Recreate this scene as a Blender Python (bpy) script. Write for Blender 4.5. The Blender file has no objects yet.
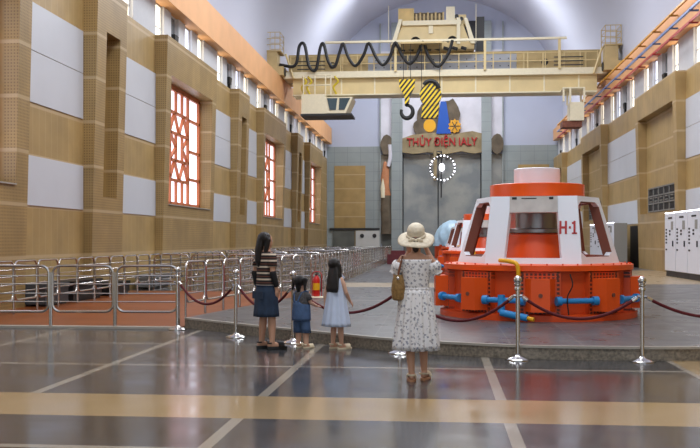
import bpy, bmesh, math, random
from mathutils import Vector, Matrix
random.seed(7)
C = bpy.context.scene.collection
SC = bpy.context.scene
PI = math.pi

# ------------------------------------------------------------------ camera, world, lights, exposure
F = 940.0
TH = math.atan(90 / F)
cam_d = bpy.data.cameras.new('camera'); cam = bpy.data.objects.new('camera', cam_d); C.objects.link(cam)
cam_d.sensor_width = 36.0; cam_d.lens = F / 700 * 36.0
cam_d.shift_y = 16 / 700.0
cam_d.clip_end = 300
cam.location = (0, 0, 1.5); cam.rotation_euler = (PI / 2, 0, TH)
SC.camera = cam

w = bpy.data.worlds.new('world'); SC.world = w; w.use_nodes = True
w.node_tree.nodes['Background'].inputs[0].default_value = (0.86, 0.93, 1.0, 1)
w.node_tree.nodes['Background'].inputs[1].default_value = 0.75

SC.view_settings.view_transform = 'Standard'; SC.view_settings.look = 'None'
SC.view_settings.gamma = 1.0; SC.view_settings.use_curve_mapping = False
SC.view_settings.exposure = 0.22

def area(name, loc, rot, sx, sy, power, col=(1, 1, 1)):
    d = bpy.data.lights.new(name, 'AREA'); d.shape = 'RECTANGLE'; d.size = sx; d.size_y = sy
    d.energy = power; d.color = col
    o = bpy.data.objects.new(name, d); C.objects.link(o); o.location = loc; o.rotation_euler = rot
    return o
# unseen area lights added under the vault to light the hall
for ly, lp in ((6, 1100), (20, 1150), (34, 1300), (46, 1000)):
    area('overhead_fill_light', (0, ly, 16.5), (0, 0, 0), 10, 2.5, lp, (.94, .975, 1.0))
area('overhead_fill_light', (0, 68, 19.5), (0, 0, 0), 10, 3, 2300, (.94, .975, 1.0))
# unseen upward-facing area lights added to brighten the vault
for ly, lz, lp in ((6, 12.6, 420), (20, 12.6, 450), (36, 12.6, 800), (66, 15.3, 420)):
    area('vault_fill_light', (0, ly, lz), (PI, 0, 0), 12, 4, lp, (.93, .95, 1.0))

# ------------------------------------------------------------------ helpers
def lin(c):
    f = lambda v: (v / 255) / 12.92 if v / 255 <= .04045 else ((v / 255 + .055) / 1.055) ** 2.4
    return (f(c[0]), f(c[1]), f(c[2]), 1)

def mat(name, c, rough=.5, metal=0.0, noise=0.0, nscale=8.0, bump=0.0, spec=.5, emit=None, estr=0.0):
    m = bpy.data.materials.new(name); m.use_nodes = True
    nt = m.node_tree; b = nt.nodes['Principled BSDF']
    b.inputs['Base Color'].default_value = lin(c); b.inputs['Roughness'].default_value = rough
    b.inputs['Metallic'].default_value = metal; b.inputs['Specular IOR Level'].default_value = spec
    if noise or bump:
        tc = nt.nodes.new('ShaderNodeTexCoord'); n = nt.nodes.new('ShaderNodeTexNoise')
        n.inputs['Scale'].default_value = nscale; n.inputs['Detail'].default_value = 4
        nt.links.new(tc.outputs['Object'], n.inputs['Vector'])
        if noise:
            r = nt.nodes.new('ShaderNodeMapRange')
            r.inputs['From Min'].default_value = .3; r.inputs['From Max'].default_value = .7
            r.inputs['To Min'].default_value = 1 - noise; r.inputs['To Max'].default_value = 1 + noise
            mx = nt.nodes.new('ShaderNodeVectorMath'); mx.operation = 'SCALE'
            mx.inputs[0].default_value = lin(c)[:3]
            nt.links.new(n.outputs['Fac'], r.inputs['Value']); nt.links.new(r.outputs['Result'], mx.inputs['Scale'])
            nt.links.new(mx.outputs['Vector'], b.inputs['Base Color'])
        if bump:
            bp = nt.nodes.new('ShaderNodeBump'); bp.inputs['Strength'].default_value = bump
            bp.inputs['Distance'].default_value = .02
            nt.links.new(n.outputs['Fac'], bp.inputs['Height']); nt.links.new(bp.outputs['Normal'], b.inputs['Normal'])
    if emit:
        b.inputs['Emission Color'].default_value = lin(emit); b.inputs['Emission Strength'].default_value = estr
    return m

class NG:
    """small node-graph helper on a material"""
    def __init__(s, m):
        s.nt = m.node_tree; s.b = s.nt.nodes['Principled BSDF']
        tc = s.nt.nodes.new('ShaderNodeTexCoord'); s.co = tc.outputs['Object']
        sp = s.nt.nodes.new('ShaderNodeSeparateXYZ'); s.link(s.co, sp.inputs[0])
        s.x, s.y, s.z = sp.outputs
    def link(s, a, b): s.nt.links.new(a, b)
    def m(s, op, a, b=None, c=None):
        n = s.nt.nodes.new('ShaderNodeMath'); n.operation = op
        for i, v in enumerate((a, b, c)):
            if v is None: continue
            if isinstance(v, (int, float)): n.inputs[i].default_value = v
            else: s.link(v, n.inputs[i])
        return n.outputs[0]
    def near(s, v, c, hw):                          # 1 where |v-c| < hw
        return s.m('LESS_THAN', s.m('ABSOLUTE', s.m('SUBTRACT', v, c)), hw)
    def every(s, v, off, period, hw):               # 1 within hw of off + k*period
        a = s.m('ADD', s.m('SUBTRACT', v, off), period / 2)
        a = s.m('SUBTRACT', a, s.m('MULTIPLY', s.m('FLOOR', s.m('DIVIDE', a, period)), period))
        return s.near(a, period / 2, hw)
    def between(s, v, a, b): return s.near(v, (a + b) / 2, (b - a) / 2)
    def mix(s, fac, a, b):
        n = s.nt.nodes.new('ShaderNodeMix'); n.data_type = 'RGBA'
        if isinstance(fac, (int, float)): n.inputs[0].default_value = fac
        else: s.link(fac, n.inputs[0])
        for i, v in ((6, a), (7, b)):
            if isinstance(v, tuple): n.inputs[i].default_value = v
            else: s.link(v, n.inputs[i])
        return n.outputs[2]
    def noise(s, scale, detail=3, vec=None):
        n = s.nt.nodes.new('ShaderNodeTexNoise'); n.inputs['Scale'].default_value = scale
        n.inputs['Detail'].default_value = detail; s.link(vec or s.co, n.inputs['Vector'])
        return n.outputs['Fac']
    def scale(s, col, fac):
        n = s.nt.nodes.new('ShaderNodeVectorMath'); n.operation = 'SCALE'
        if isinstance(col, tuple): n.inputs[0].default_value = col[:3]
        else: s.link(col, n.inputs[0])
        if isinstance(fac, (int, float)): n.inputs['Scale'].default_value = fac
        else: s.link(fac, n.inputs['Scale'])
        return n.outputs[0]
    def rng(s, v, a, b, c, d):
        n = s.nt.nodes.new('ShaderNodeMapRange')
        for i, k in enumerate((a, b, c, d)): n.inputs[i + 1].default_value = k
        s.link(v, n.inputs[0]); return n.outputs[0]
    def white(s, *vals):
        n = s.nt.nodes.new('ShaderNodeTexWhiteNoise'); n.noise_dimensions = '3D'
        cb = s.nt.nodes.new('ShaderNodeCombineXYZ')
        for i, v in enumerate(vals): s.link(v, cb.inputs[i])
        s.link(cb.outputs[0], n.inputs['Vector']); return n.outputs['Value']
    def base(s, c): s.link(c, s.b.inputs['Base Color'])
    def bump(s, h, strength=.5, dist=.02):
        bp = s.nt.nodes.new('ShaderNodeBump'); bp.inputs['Strength'].default_value = strength
        bp.inputs['Distance'].default_value = dist
        s.link(h, bp.inputs['Height']); s.link(bp.outputs['Normal'], s.b.inputs['Normal'])

class MB:
    def __init__(s): s.bm = bmesh.new()
    def hexa(s, p):      # 8 points: bottom 4 ccw, top 4 ccw
        v = [s.bm.verts.new(q) for q in p]
        for f in ((3, 2, 1, 0), (4, 5, 6, 7), (0, 1, 5, 4), (1, 2, 6, 5), (2, 3, 7, 6), (3, 0, 4, 7)):
            s.bm.faces.new([v[i] for i in f])
        return s
    def box(s, x0, x1, y0, y1, z0, z1):
        return s.hexa([(x0, y0, z0), (x1, y0, z0), (x1, y1, z0), (x0, y1, z0), (x0, y0, z1), (x1, y0, z1), (x1, y1, z1), (x0, y1, z1)])
    def loft(s, rings, cap=True, closed=True):
        vs = [[s.bm.verts.new(p) for p in r] for r in rings]
        n = len(rings[0])
        for a, b in zip(vs[:-1], vs[1:]):
            for i in range(n if closed else n - 1):
                j = (i + 1) % n
                s.bm.faces.new((a[i], a[j], b[j], b[i]))
        if cap:
            s.bm.faces.new(list(reversed(vs[0]))); s.bm.faces.new(vs[-1])
        return s
    def tube(s, pts, r, seg=8, closed=False, cap=True):
        pts = [Vector(p) for p in pts]; n = len(pts)
        rad = r if isinstance(r, (list, tuple)) else [r] * n
        rings = []; up = None
        for i, p in enumerate(pts):
            if closed: t = pts[(i + 1) % n] - pts[i - 1]
            else: t = pts[min(i + 1, n - 1)] - pts[max(i - 1, 0)]
            t.normalize()
            if up is None:
                up = Vector((0, 0, 1)) if abs(t.z) < .9 else Vector((1, 0, 0))
            a = t.cross(up)
            if a.length < 1e-5: a = t.cross(Vector((.3, 1, .2)))
            a.normalize(); b = a.cross(t).normalized(); up = b
            rings.append([p + (a * math.cos(2 * PI * k / seg) + b * math.sin(2 * PI * k / seg)) * rad[i] for k in range(seg)])
        if closed:
            rings.append(rings[0])
            vs = [[s.bm.verts.new(p) for p in rr] for rr in rings[:-1]]; vs.append(vs[0])
            for a, b in zip(vs[:-1], vs[1:]):
                for i in range(seg):
                    j = (i + 1) % seg; s.bm.faces.new((a[i], a[j], b[j], b[i]))
            return s
        return s.loft(rings, cap)
    def lathe(s, prof, c=(0, 0, 0), seg=32, a0=0.0, cap=True):
        return s.loft([[(c[0] + r * math.cos(a0 + 2 * PI * k / seg), c[1] + r * math.sin(a0 + 2 * PI * k / seg), c[2] + z) for k in range(seg)] for r, z in prof], cap)
    def ball(s, c, rx, ry=None, rz=None, seg=16, rings=10, M=None):
        ry = ry or rx; rz = rz or rx
        R = []
        for i in range(rings + 1):
            a = -PI / 2 + PI * (i if 0 < i < rings else (.02 if i == 0 else rings - .02)) / rings
            R.append([Vector((rx * math.cos(a) * math.cos(2 * PI * k / seg), ry * math.cos(a) * math.sin(2 * PI * k / seg), rz * math.sin(a))) for k in range(seg)])
        c = Vector(c)
        return s.loft([[c + (M @ p if M else p) for p in r] for r in R])
    def cone(s, p0, r0, p1, r1, seg=12):       # capsule with rounded ends
        p0 = Vector(p0); p1 = Vector(p1); t = (p1 - p0)
        if t.length < 1e-6: return s.ball(p0, r0)
        t.normalize()
        pts = []; rr = []
        for k in (1, .85, .5): pts.append(p0 - t * r0 * k); rr.append(r0 * math.sqrt(max(1 - k * k, .02)))
        pts.append(p0); rr.append(r0); pts.append(p1); rr.append(r1)
        for k in (.5, .85, 1): pts.append(p1 + t * r1 * k); rr.append(r1 * math.sqrt(max(1 - k * k, .02)))
        return s.tube(pts, rr, seg)
    def prism(s, poly, z0, z1):                # polygon in xy
        return s.loft([[(x, y, z0) for x, y in poly], [(x, y, z1) for x, y in poly]])
    def prism_y(s, poly, y0, y1):              # polygon in xz
        return s.loft([[(x, y0, z) for x, z in poly], [(x, y1, z) for x, z in poly]])
    def xform(s, M):
        bmesh.ops.transform(s.bm, matrix=M, verts=s.bm.verts); return s
    def build(s, name, m, parent=None, smooth=False, loc=None):
        bmesh.ops.recalc_face_normals(s.bm, faces=s.bm.faces)
        me = bpy.data.meshes.new(name); s.bm.to_mesh(me); s.bm.free()
        if m: me.materials.append(m)
        if smooth:
            for p in me.polygons: p.use_smooth = True
            if smooth != 'all': me.set_sharp_from_angle(angle=math.radians(40))
        o = bpy.data.objects.new(name, me); C.objects.link(o)
        if parent: o.parent = parent
        if loc: o.location = loc
        return o

def tag(o, label, cat, group=None, kind=None):
    o['label'] = label; o['category'] = cat
    if group: o['group'] = group
    if kind: o['kind'] = kind
    return o
def thing(name, label, cat, loc=(0, 0, 0), rz=0, group=None):
    o = bpy.data.objects.new(name, None); C.objects.link(o); o.empty_display_size = .2
    o.location = loc; o.rotation_euler = (0, 0, rz)
    return tag(o, label, cat, group)
def struct(o): o['kind'] = 'structure'; return o
def sroot(name, loc=(0, 0, 0)):
    o = bpy.data.objects.new(name, None); C.objects.link(o); o.location = loc
    return struct(o)
def kids(o): return list(o.children)
def dup(o, parent=None):
    c = o.copy(); C.objects.link(c)
    if parent: c.parent = parent
    for ch in kids(o): dup(ch, c)
    return c
def text(body, size, m, name, parent, M, ext=.01, align='CENTER', sx=1.0, off=.012):
    cu = bpy.data.curves.new(name, 'FONT'); cu.body = body; cu.size = size; cu.extrude = ext
    cu.align_x = align; cu.align_y = 'CENTER'; cu.offset = off * size
    o = bpy.data.objects.new(name, cu); C.objects.link(o); cu.materials.append(m)
    dg = bpy.context.evaluated_depsgraph_get()
    me = bpy.data.meshes.new_from_object(o.evaluated_get(dg)); bpy.data.objects.remove(o)
    me.transform(Matrix.Diagonal((sx, 1, 1, 1)))
    o = bpy.data.objects.new(name, me); C.objects.link(o)
    if not me.materials: me.materials.append(m)
    o.parent = parent; o.matrix_local = M
    return o
def curve_pts(pts, n=8):                        # catmull-rom through points
    P = [Vector(p) for p in pts]; P = [P[0] * 2 - P[1]] + P + [P[-1] * 2 - P[-2]]
    out = []
    for i in range(1, len(P) - 2):
        a, b, c, d = P[i - 1:i + 3]
        for k in range(n):
            t = k / n
            out.append(.5 * (2 * b + (c - a) * t + (2 * a - 5 * b + 4 * c - d) * t * t + (3 * b - a - 3 * c + d) * t ** 3))
    out.append(P[-2]); return out

# ------------------------------------------------------------------ materials
def tan_mat(name, c, slat=.0, holes=False, seam=1.17, off=2.28):
    m = mat(name, c, .42); g = NG(m)
    n = g.noise(1.3, 4); col = g.scale(lin(c), g.rng(n, .3, .7, .88, 1.12))
    # panels: each board a slightly different tone
    bz = g.m('FLOOR', g.m('DIVIDE', g.m('SUBTRACT', g.z, off), seam)); by = g.m('FLOOR', g.m('DIVIDE', g.y, 1.05)); bx = g.m('FLOOR', g.m('DIVIDE', g.x, 2.0))
    col = g.scale(col, g.rng(g.white(bx, by, bz), 0, 1, .92, 1.08))
    if holes:
        hy = g.every(g.m('ADD', g.y, g.x), 0, .07, .018); hz = g.every(g.z, 0, .07, .018)
        col = g.mix(g.m('MULTIPLY', g.m('MULTIPLY', hy, hz), .5), col, lin((84, 66, 42)))
    else:
        hy = g.every(g.y, 0, .35, .012)
        col = g.mix(g.m('MULTIPLY', hy, .28), col, lin((205, 185, 150)))
    sm = g.every(g.z, off, seam, .04)
    col = g.mix(g.m('MULTIPLY', sm, .7), col, lin((196, 172, 135)))
    g.base(col); return m
M_tan = tan_mat('tan_panel', (170, 142, 92))
M_tanp = tan_mat('tan_perforated', (164, 136, 88), holes=True)
M_tand = tan_mat('tan_slatted', (166, 138, 90))
M_white = mat('white_wall_panel', (204, 207, 214), .35, noise=.03, nscale=.8)
M_vault = mat('vault_plaster', (196, 199, 214), .8, noise=.02, nscale=.15)
M_strip = mat('white_plaster', (206, 208, 212), .7, noise=.03)
M_salmon = mat('salmon_beam', (232, 174, 120), .6, noise=.05, nscale=1.0)
M_red = mat('window_red_frame', (186, 104, 62), .5)
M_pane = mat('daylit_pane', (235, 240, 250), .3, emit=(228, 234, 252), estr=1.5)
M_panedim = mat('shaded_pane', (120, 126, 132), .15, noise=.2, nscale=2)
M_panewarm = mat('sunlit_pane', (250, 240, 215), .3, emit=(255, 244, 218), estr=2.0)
M_steel = mat('stainless_steel', (196, 192, 188), .22, 1.0)
M_chrome = mat('polished_steel', (214, 212, 210), .12, 1.0)
M_cream = mat('cream_paint', (218, 196, 144), .5, noise=.08, nscale=1.2)
M_creaml = mat('pale_cream_paint', (232, 222, 192), .5, noise=.04)
M_creamd = mat('worn_cream_paint', (192, 168, 118), .55, noise=.14, nscale=1.5)
M_grey = mat('grey_plate', (164, 168, 176), .5, noise=.05)
M_black = mat('black_rubber', (24, 24, 26), .5)
M_dark = mat('dark_steel', (52, 52, 54), .5, .3)
M_orange = mat('orange_enamel', (236, 86, 22), .32, noise=.05, nscale=1.5)
M_oranged = mat('deep_orange_enamel', (218, 76, 24), .4, noise=.06, nscale=2)
M_gwhite = mat('white_enamel', (234, 238, 246), .3)
M_blue = mat('blue_pipe_paint', (44, 140, 206), .35)
M_yellow = mat('yellow_paint', (242, 178, 24), .4)
M_jamb = mat('brown_primer', (120, 70, 54), .6)
M_rope = mat('maroon_velvet', (92, 20, 28), .85, bump=.4, nscale=60)
M_redtxt = mat('red_lettering', (176, 30, 34), .5)
M_copper = mat('dull_metal', (150, 150, 152), .35, .8)

# ground floor: dark terrazzo tiles, pale strips, ochre bands
M_floor = mat('terrazzo_floor', (70, 70, 74), .12); g = NG(M_floor)
P = 2.263
tx = g.m('FLOOR', g.m('DIVIDE', g.m('SUBTRACT', g.x, .57), P)); ty = g.m('FLOOR', g.m('DIVIDE', g.m('SUBTRACT', g.y, 6.62), P))
tone = g.white(tx, ty, tx)
col = g.mix(tone, lin((46, 46, 50)), lin((78, 78, 81)))
spk = g.noise(90, 2); col = g.scale(col, g.rng(spk, .3, .7, .8, 1.2))
cl = g.noise(.6, 4); col = g.scale(col, g.rng(cl, .3, .7, .88, 1.12))
lx = g.every(g.x, .57, P, .05)
ly = g.m('MAXIMUM', g.m('MAXIMUM', g.near(g.y, 6.6, .05), g.near(g.y, 11.02, .042)), g.near(g.y, 13.3, .042))
strip = lin((152, 144, 132))
col = g.mix(g.m('MAXIMUM', lx, ly), col, strip)
och = g.scale(lin((164, 140, 104)), g.rng(g.noise(70, 2), .3, .7, .88, 1.12))
band = g.m('MAXIMUM', g.between(g.y, 7.78, 8.9), g.m('MULTIPLY', g.between(g.x, 2.85, 3.95), g.m('GREATER_THAN', g.y, 7.7)))
col = g.mix(band, col, och)
g.base(col)
rg = g.rng(g.noise(1.5, 4), .3, .7, .10, .2); g.link(rg, g.b.inputs['Roughness'])
g.b.inputs['Specular IOR Level'].default_value = .55

M_plat = mat('grey_stone_tiles', (118, 117, 119), .2, spec=.3); g = NG(M_plat)
tx = g.m('FLOOR', g.m('DIVIDE', g.x, .9)); ty = g.m('FLOOR', g.m('DIVIDE', g.y, .9))
col = g.mix(g.white(tx, ty, ty), lin((78, 78, 80)), lin((88, 88, 90)))
gl = g.m('MAXIMUM', g.every(g.x, 0, .9, .008), g.every(g.y, 0, .9, .008))
col = g.mix(g.m('MULTIPLY', gl, .35), col, lin((150, 148, 145)))
ln = g.m('MAXIMUM', g.near(g.y, 20.6, .05), g.near(g.y, 26.5, .06))
col = g.mix(g.m('MULTIPLY', ln, .8), col, lin((160, 154, 146)))
bb = g.m('MULTIPLY', g.between(g.y, 26.6, 29.2), g.m('LESS_THAN', g.x, 1.0))
col = g.mix(bb, col, lin((160, 146, 124)))
bb = g.m('MULTIPLY', g.between(g.y, 29, 42), g.m('GREATER_THAN', g.x, 5.6))
col = g.mix(g.m('MULTIPLY', bb, .75), col, lin((172, 148, 112)))
g.base(col); g.link(g.rng(g.noise(2, 3), .3, .7, .26, .38), g.b.inputs['Roughness'])

M_riser = mat('granite_riser', (128, 118, 104), .45); g = NG(M_riser)
g.base(g.scale(lin((128, 119, 106)), g.rng(g.noise(28, 5), .3, .7, .55, 1.45)))
M_lip = mat('pale_stone_nosing', (170, 164, 154), .35, noise=.06)
M_pen = mat('orange_brown_tiles', (176, 104, 52), .42, spec=.25); g = NG(M_pen)
tx = g.m('FLOOR', g.m('DIVIDE', g.x, .6)); ty = g.m('FLOOR', g.m('DIVIDE', g.y, .6))
g.base(g.mix(g.white(tx, ty, ty), lin((122, 62, 20)), lin((136, 72, 26))))

# ------------------------------------------------------------------ the hall
XL, XR = -9.4, 9.6
YE = 78.0
def catm2(pts): return [(p.x, p.y) for p in curve_pts([(a, b, 0) for a, b in pts], 8)]
fl = struct(MB().box(XL - .6, XR + .6, -8, YE + 1, -.12, 0).build('floor', M_floor))

front = catm2([(-4.35, 15.75), (-3.0, 14.55), (-1.65, 13.46), (-.55, 12.62), (.92, 12.04), (2.1, 11.96), (3.22, 12.05), (4.5, 12.4), (6.0, 13.2), (9.55, 14.2)])
west = [(-3.05, 60.0), (-3.05, 30.0), (-3.2, 23.0)]
poly = front + [(9.55, YE - .2), (-9.35, YE - .2), (-9.35, 62.0), (-3.05, 62.0)] + west
pl = struct(MB().prism(poly, .0, .165).build('trim_1', M_riser)); pl.name = 'trim_1'
top = MB(); top.prism(poly, .165, .17); top.build('platform_paving', M_plat, pl)
# nosing along the curved front edge
nz = MB()
for (a, b) in zip(front[:-1], front[1:]):
    t = Vector((b[0] - a[0], b[1] - a[1], 0)).normalized(); n_ = Vector((-t.y, t.x, 0)) * .05
    e = -n_ * .25
    A, B = Vector((a[0], a[1], 0)), Vector((b[0], b[1], 0))
    q = [A + e, B + e, B + n_, A + n_]
    nz.hexa([(v.x, v.y, .145) for v in q] + [(v.x, v.y, .176) for v in q])
nz.build('nosing', M_lip, pl)
pen = [(XL + .02, 15.62), (-4.42, 15.82), (-3.27, 23.0), (-3.18, 26.9), (XL + .02, 26.9)]
struct(MB().prism(pen, .0, .012).build('trim_2', M_pen))
struct(MB().box(XL + .02, -4.4, 15.42, 15.6, 0, .035).build('trim_3', M_lip))

# --- side walls
def slab_y(mb, xb, xft, xfb, y0, y1, z0, z1, zf=(0.0, 8.2)):
    """a piece of battered pilaster: back plane xb, front plane leaning from xfb (floor) to xft (top)"""
    f = lambda z: xfb + (xft - xfb) * (z - zf[0]) / (zf[1] - zf[0])
    mb.hexa([(xb, y0, z0), (f(z0), y0, z0), (f(z0), y1, z0), (xb, y1, z0), (xb, y0, z1), (f(z1), y0, z1), (f(z1), y1, z1), (xb, y1, z1)])

def ornament(root, X, y0, y1, z0, z1, sgn):
    """cast red window screen: border, mullions and the triangular lattice of the middle column"""
    mb = MB(); t = .05
    def bar(a, b, wd=.07):
        A = Vector((X, a[0], a[1])); B = Vector((X, b[0], b[1])); d = (B - A).normalized(); n_ = Vector((1, 0, 0)).cross(d) * wd / 2
        o = Vector((t, 0, 0))
        q = [A - n_, A + n_, B + n_, B - n_]
        mb.hexa([p - o for p in q] + [p + o for p in q])
    h = z1 - z0
    for a, b in (((y0, z0), (y0, z1)), ((y1, z0), (y1, z1)), ((y0, z0), (y1, z0)), ((y0, z1), (y1, z1))): bar(a, b, .24)
    L = y1 - y0; ya, yb = y0 + .285 * L, y1 - .285 * L; ym = (ya + yb) / 2
    fr = [0, .215, .385, .615, .79, 1.0]                     # row boundaries from the bottom
    zz = [z0 + h * k for k in fr]
    for y in (ya, yb): bar((y, z0), (y, z1), .11)
    for z in zz[1:-1]: bar((ya, z), (yb, z), .1)
    for (a, b) in ((y0, ya), (yb, y1)):
        for k in (.25, .5, .78): bar((a, z0 + h * k), (b, z0 + h * k), .1)
    for r in (0, 4):                                          # tall panes
        for k in (1 / 3, 2 / 3): bar((ya + (yb - ya) * k, zz[r]), (ya + (yb - ya) * k, zz[r + 1]), .08)
    for r in (1, 3):                                          # zigzag rows
        q = [(ya, 0), (ya + (ym - ya) / 2, 1), (ym, 0), (ym + (yb - ym) / 2, 1), (yb, 0)]
        for p1, p2 in zip(q[:-1], q[1:]):
            bar((p1[0], zz[r] + (zz[r + 1] - zz[r]) * p1[1]), (p2[0], zz[r] + (zz[r + 1] - zz[r]) * p2[1]), .07)
    y3, y4 = ya + (yb - ya) / 3, ya + 2 * (yb - ya) / 3; zm = (zz[2] + zz[3]) / 2
    for y in (y3, y4): bar((y, zz[2]), (y, zz[3]), .07)
    for (a, b) in ((ya, y3), (yb, y4)):
        bar((a, zz[2]), (b, zm), .07); bar((a, zz[3]), (b, zm), .07)
    mb.build('window_frame', M_red, root)

WIN = [0]
def next_window():
    WIN[0] += 1; return sroot('window_%d' % WIN[0])

def side_wall(name, sgn, X, pil, y_start):
    xb = X + sgn * .35; BZ = 9.48 if sgn < 0 else 9.6; TZ = 8.3 if sgn < 0 else 8.15
    pil = sorted(pil); prev = None
    wb = MB(); a0_, a1_ = min(X, xb), max(X, xb); last = -8
    for (y0, y1, kind) in pil:
        if kind == 'slot':
            wb.box(a0_, a1_, last, y0 + .72, 0, TZ); wb.box(a0_, a1_, y0 + .72, y0 + 1.8, 0, 2.67); wb.box(a0_, a1_, y0 + .72, y0 + 1.8, 7.15, TZ); last = y0 + 1.8
        if kind != 'window': continue
        wb.box(a0_, a1_, last, y0 + .55, 0, TZ); wb.box(a0_, a1_, y0 + .55, y1 - .6, 0, 2.69); wb.box(a0_, a1_, y0 + .55, y1 - .6, 7.05, TZ); last = y1 - .6
    wb.box(a0_, a1_, last, YE, 0, TZ)
    root = wb.build(name, M_tan); struct(root)
    for (y0, y1, kind) in pil:
        xft, xfb = X - sgn * .43, X - sgn * .22
        mb = MB()
        if kind == 'slot': n0, n1, z0, z1 = y0 + .72, y0 + 1.8, 2.67, 7.15
        else: n0, n1, z0, z1 = y0 + .55, y1 - .6, 2.69, 7.05
        xk = X - sgn * .0
        for a, b, c, d in ((y0, n0, 0, TZ), (n1, y1, 0, TZ), (n0, n1, 0, z0), (n0, n1, z1, TZ)):
            slab_y(mb, xk, xft, xfb, a, b, c, d)
        mb.build('pilaster', M_tanp if kind == 'slot' or kind == 'window' else M_tand, root)
        if kind == 'slot':
            b = MB(); xx = X + sgn * .35; xw = X + sgn * .30; b.box(min(xw, xx), max(xw, xx), n0, n1, z0, z1); b.build('niche_back', M_tand, root)
        if kind == 'window' and n1 > 15:
            wr = next_window()
            xp = X + sgn * .23; xq_ = X + sgn * .27
            MB().box(min(xq_, xp), max(xq_, xp), n0, n1, z0, z1).build('pane', M_pane, wr)
            ornament(wr, X + sgn * .16, n0 + .06, n1 - .06, z0 + .06, z1 - .06, sgn)
            s2 = X - sgn * .33
            MB().box(min(X + sgn * .2, s2), max(X + sgn * .2, s2), n0 + .02, n1 - .02, z0, z0 + .03).build('sill', M_lip, wr)
        if kind == 'grille' and n1 > 15:
            xg = X - sgn * .05
            gr = MB()
            a0, a1, c0, c1 = n0 + .9, n1 - .75, 2.78, 3.82
            gb = MB().box(min(X, xg), max(X, xg), a0, a1, c0, c1).build('vent_grille', M_black, root)
            for k in range(6):
                y = a0 + (a1 - a0) * k / 5
                gr.box(min(xg, xg - sgn * .04), max(xg, xg - sgn * .04), y - .035, y + .035, c0, c1)
            for z in (c0, c0 + .35, c1 - .35, c1): gr.box(min(xg, xg - sgn * .04), max(xg, xg - sgn * .04), a0, a1, z - .03, z + .03)
            for k in range(5):
                y = a0 + (a1 - a0) * (k + .5) / 5
                for zz in (c0 + .45, c0 + .6): gr.box(min(xg, xg - sgn * .04), max(xg, xg - sgn * .04), y - .22, y + .22, zz - .025, zz + .025)
            gr.build('grille_bars', mat('grille_steel', (128, 126, 120), .5), gb)
        if prev is not None:
            for z0, z1 in ((2.3, 3.45), (4.69, 5.88), (5.9, 7.01)):
                xp = X - sgn * .025
                MB().box(min(X, xp), max(X, xp), prev + .02, y0 - .02, z0, z1).build('white_panel', M_white, root)
        prev = y1
    # clerestory strip: piers between window openings
    st = MB(); ends = []
    for k in range(-2, 6):
        for j in range(4):
            a = 30.46 + 8.7 * k + 1.81 * j
            if a < 12 or a > YE - 1.5: continue
            ends.append((a, a + .95, j))
    last = -8.0
    xs0, xs1 = X, X + sgn * .4
    for a, b, j in ends:
        st.box(min(xs0, xs1), max(xs0, xs1), last, a, TZ, BZ); last = b
    st.box(min(xs0, xs1), max(xs0, xs1), last, YE, TZ, BZ)
    st.build('clerestory_pier', M_strip, root)
    for i, (a, b, j) in enumerate(ends):
        wr = next_window()
        xa = X + sgn * .14; xc = X + sgn * .18
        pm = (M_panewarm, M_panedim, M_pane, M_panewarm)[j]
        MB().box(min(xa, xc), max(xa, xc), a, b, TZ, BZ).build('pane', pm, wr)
        fr = MB(); t = .05
        for (p, q, r, s_) in ((a, a + t, TZ, BZ), (b - t, b, TZ, BZ), (a + t, b - t, TZ, TZ + t), (a + t, b - t, BZ - t, BZ), (a + t, b - t, 8.68, 8.72)):
            xq = X + sgn * .10; fr.box(min(xq, xa), max(xq, xa), p, q, r, s_)
        fr.build('window_frame', M_strip, wr)
        if j == 1:
            mbl = MB(); xm = X + sgn * .03; ym = (a + b) / 2 + .1
            mbl.box(xm - .05, xm + .05, ym - .06, ym + .06, TZ, TZ + .22)
            mbl.hexa([(xm - .06, ym - .18, TZ + .2), (xm + .06, ym - .18, TZ + .2), (xm + .06, ym + .18, TZ + .2), (xm - .06, ym + .18, TZ + .2), (xm - .08, ym - .24, TZ + .5), (xm + .08, ym - .24, TZ + .5), (xm + .08, ym + .24, TZ + .5), (xm - .08, ym + .24, TZ + .5)])
            mbl.build('floodlight', M_black, wr)
    # crane beam
    xf = X - sgn * .4; xk = X + sgn * .6
    bz1 = 10.8 if sgn < 0 else 10.5
    struct(MB().box(min(xf, xk), max(xf, xk), -8, YE, BZ, bz1).build('trim_4' if sgn < 0 else 'trim_5', M_salmon))
    # wall above the beam
    xu = X + sgn * .35
    MB().box(min(xu, xk + sgn * .2), max(xu, xk + sgn * .2), -8, YE, bz1, 12.6).build('upper_wall', M_vault, root)
    return root

T = 17.2
pl_left = [(30.4 + T * k, 37.3 + T * k, 'window') for k in (-1, 0, 1, 2)] + [(24.05 + 17.5 * k, 26.4 + 17.5 * k, 'slot') for k in (-1, 0, 1, 2)]
side_wall('wall_left', -1, XL, pl_left, 0)
pl_right = [(37.9 + T * k, 45.6 + T * k, 'grille') for k in (-1, 0, 1)] + [(72.4, 77.5, 'grille')]
side_wall('wall_right', 1, XR, pl_right, 0)

MB().box(XR - .06, XR, 45.7, 48.5, .17, 2.2).build('dark_gap_panel', M_black, bpy.data.objects['wall_right'])  # flat black panel filling the dark gap beside the pillar
# --- barrel vault
va = []
n = 80
xc = (XL + XR) / 2; rx = (XR - XL) / 2 + .35; rz = 9.0
vl = MB()
arc = [(xc - rx * math.cos(PI * k / n), 12.5 + rz * math.sin(PI * k / n)) for k in range(n + 1)]
arc2 = [(xc - (rx + .4) * math.cos(PI * k / n), 12.5 + (rz + .4) * math.sin(PI * k / n)) for k in range(n + 1)]
prof = arc + arc2[::-1]
vl.loft([[(x, -8, z) for x, z in prof], [(x, YE + .3, z) for x, z in prof]])
struct(vl.build('ceiling', M_vault, smooth=True))

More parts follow.
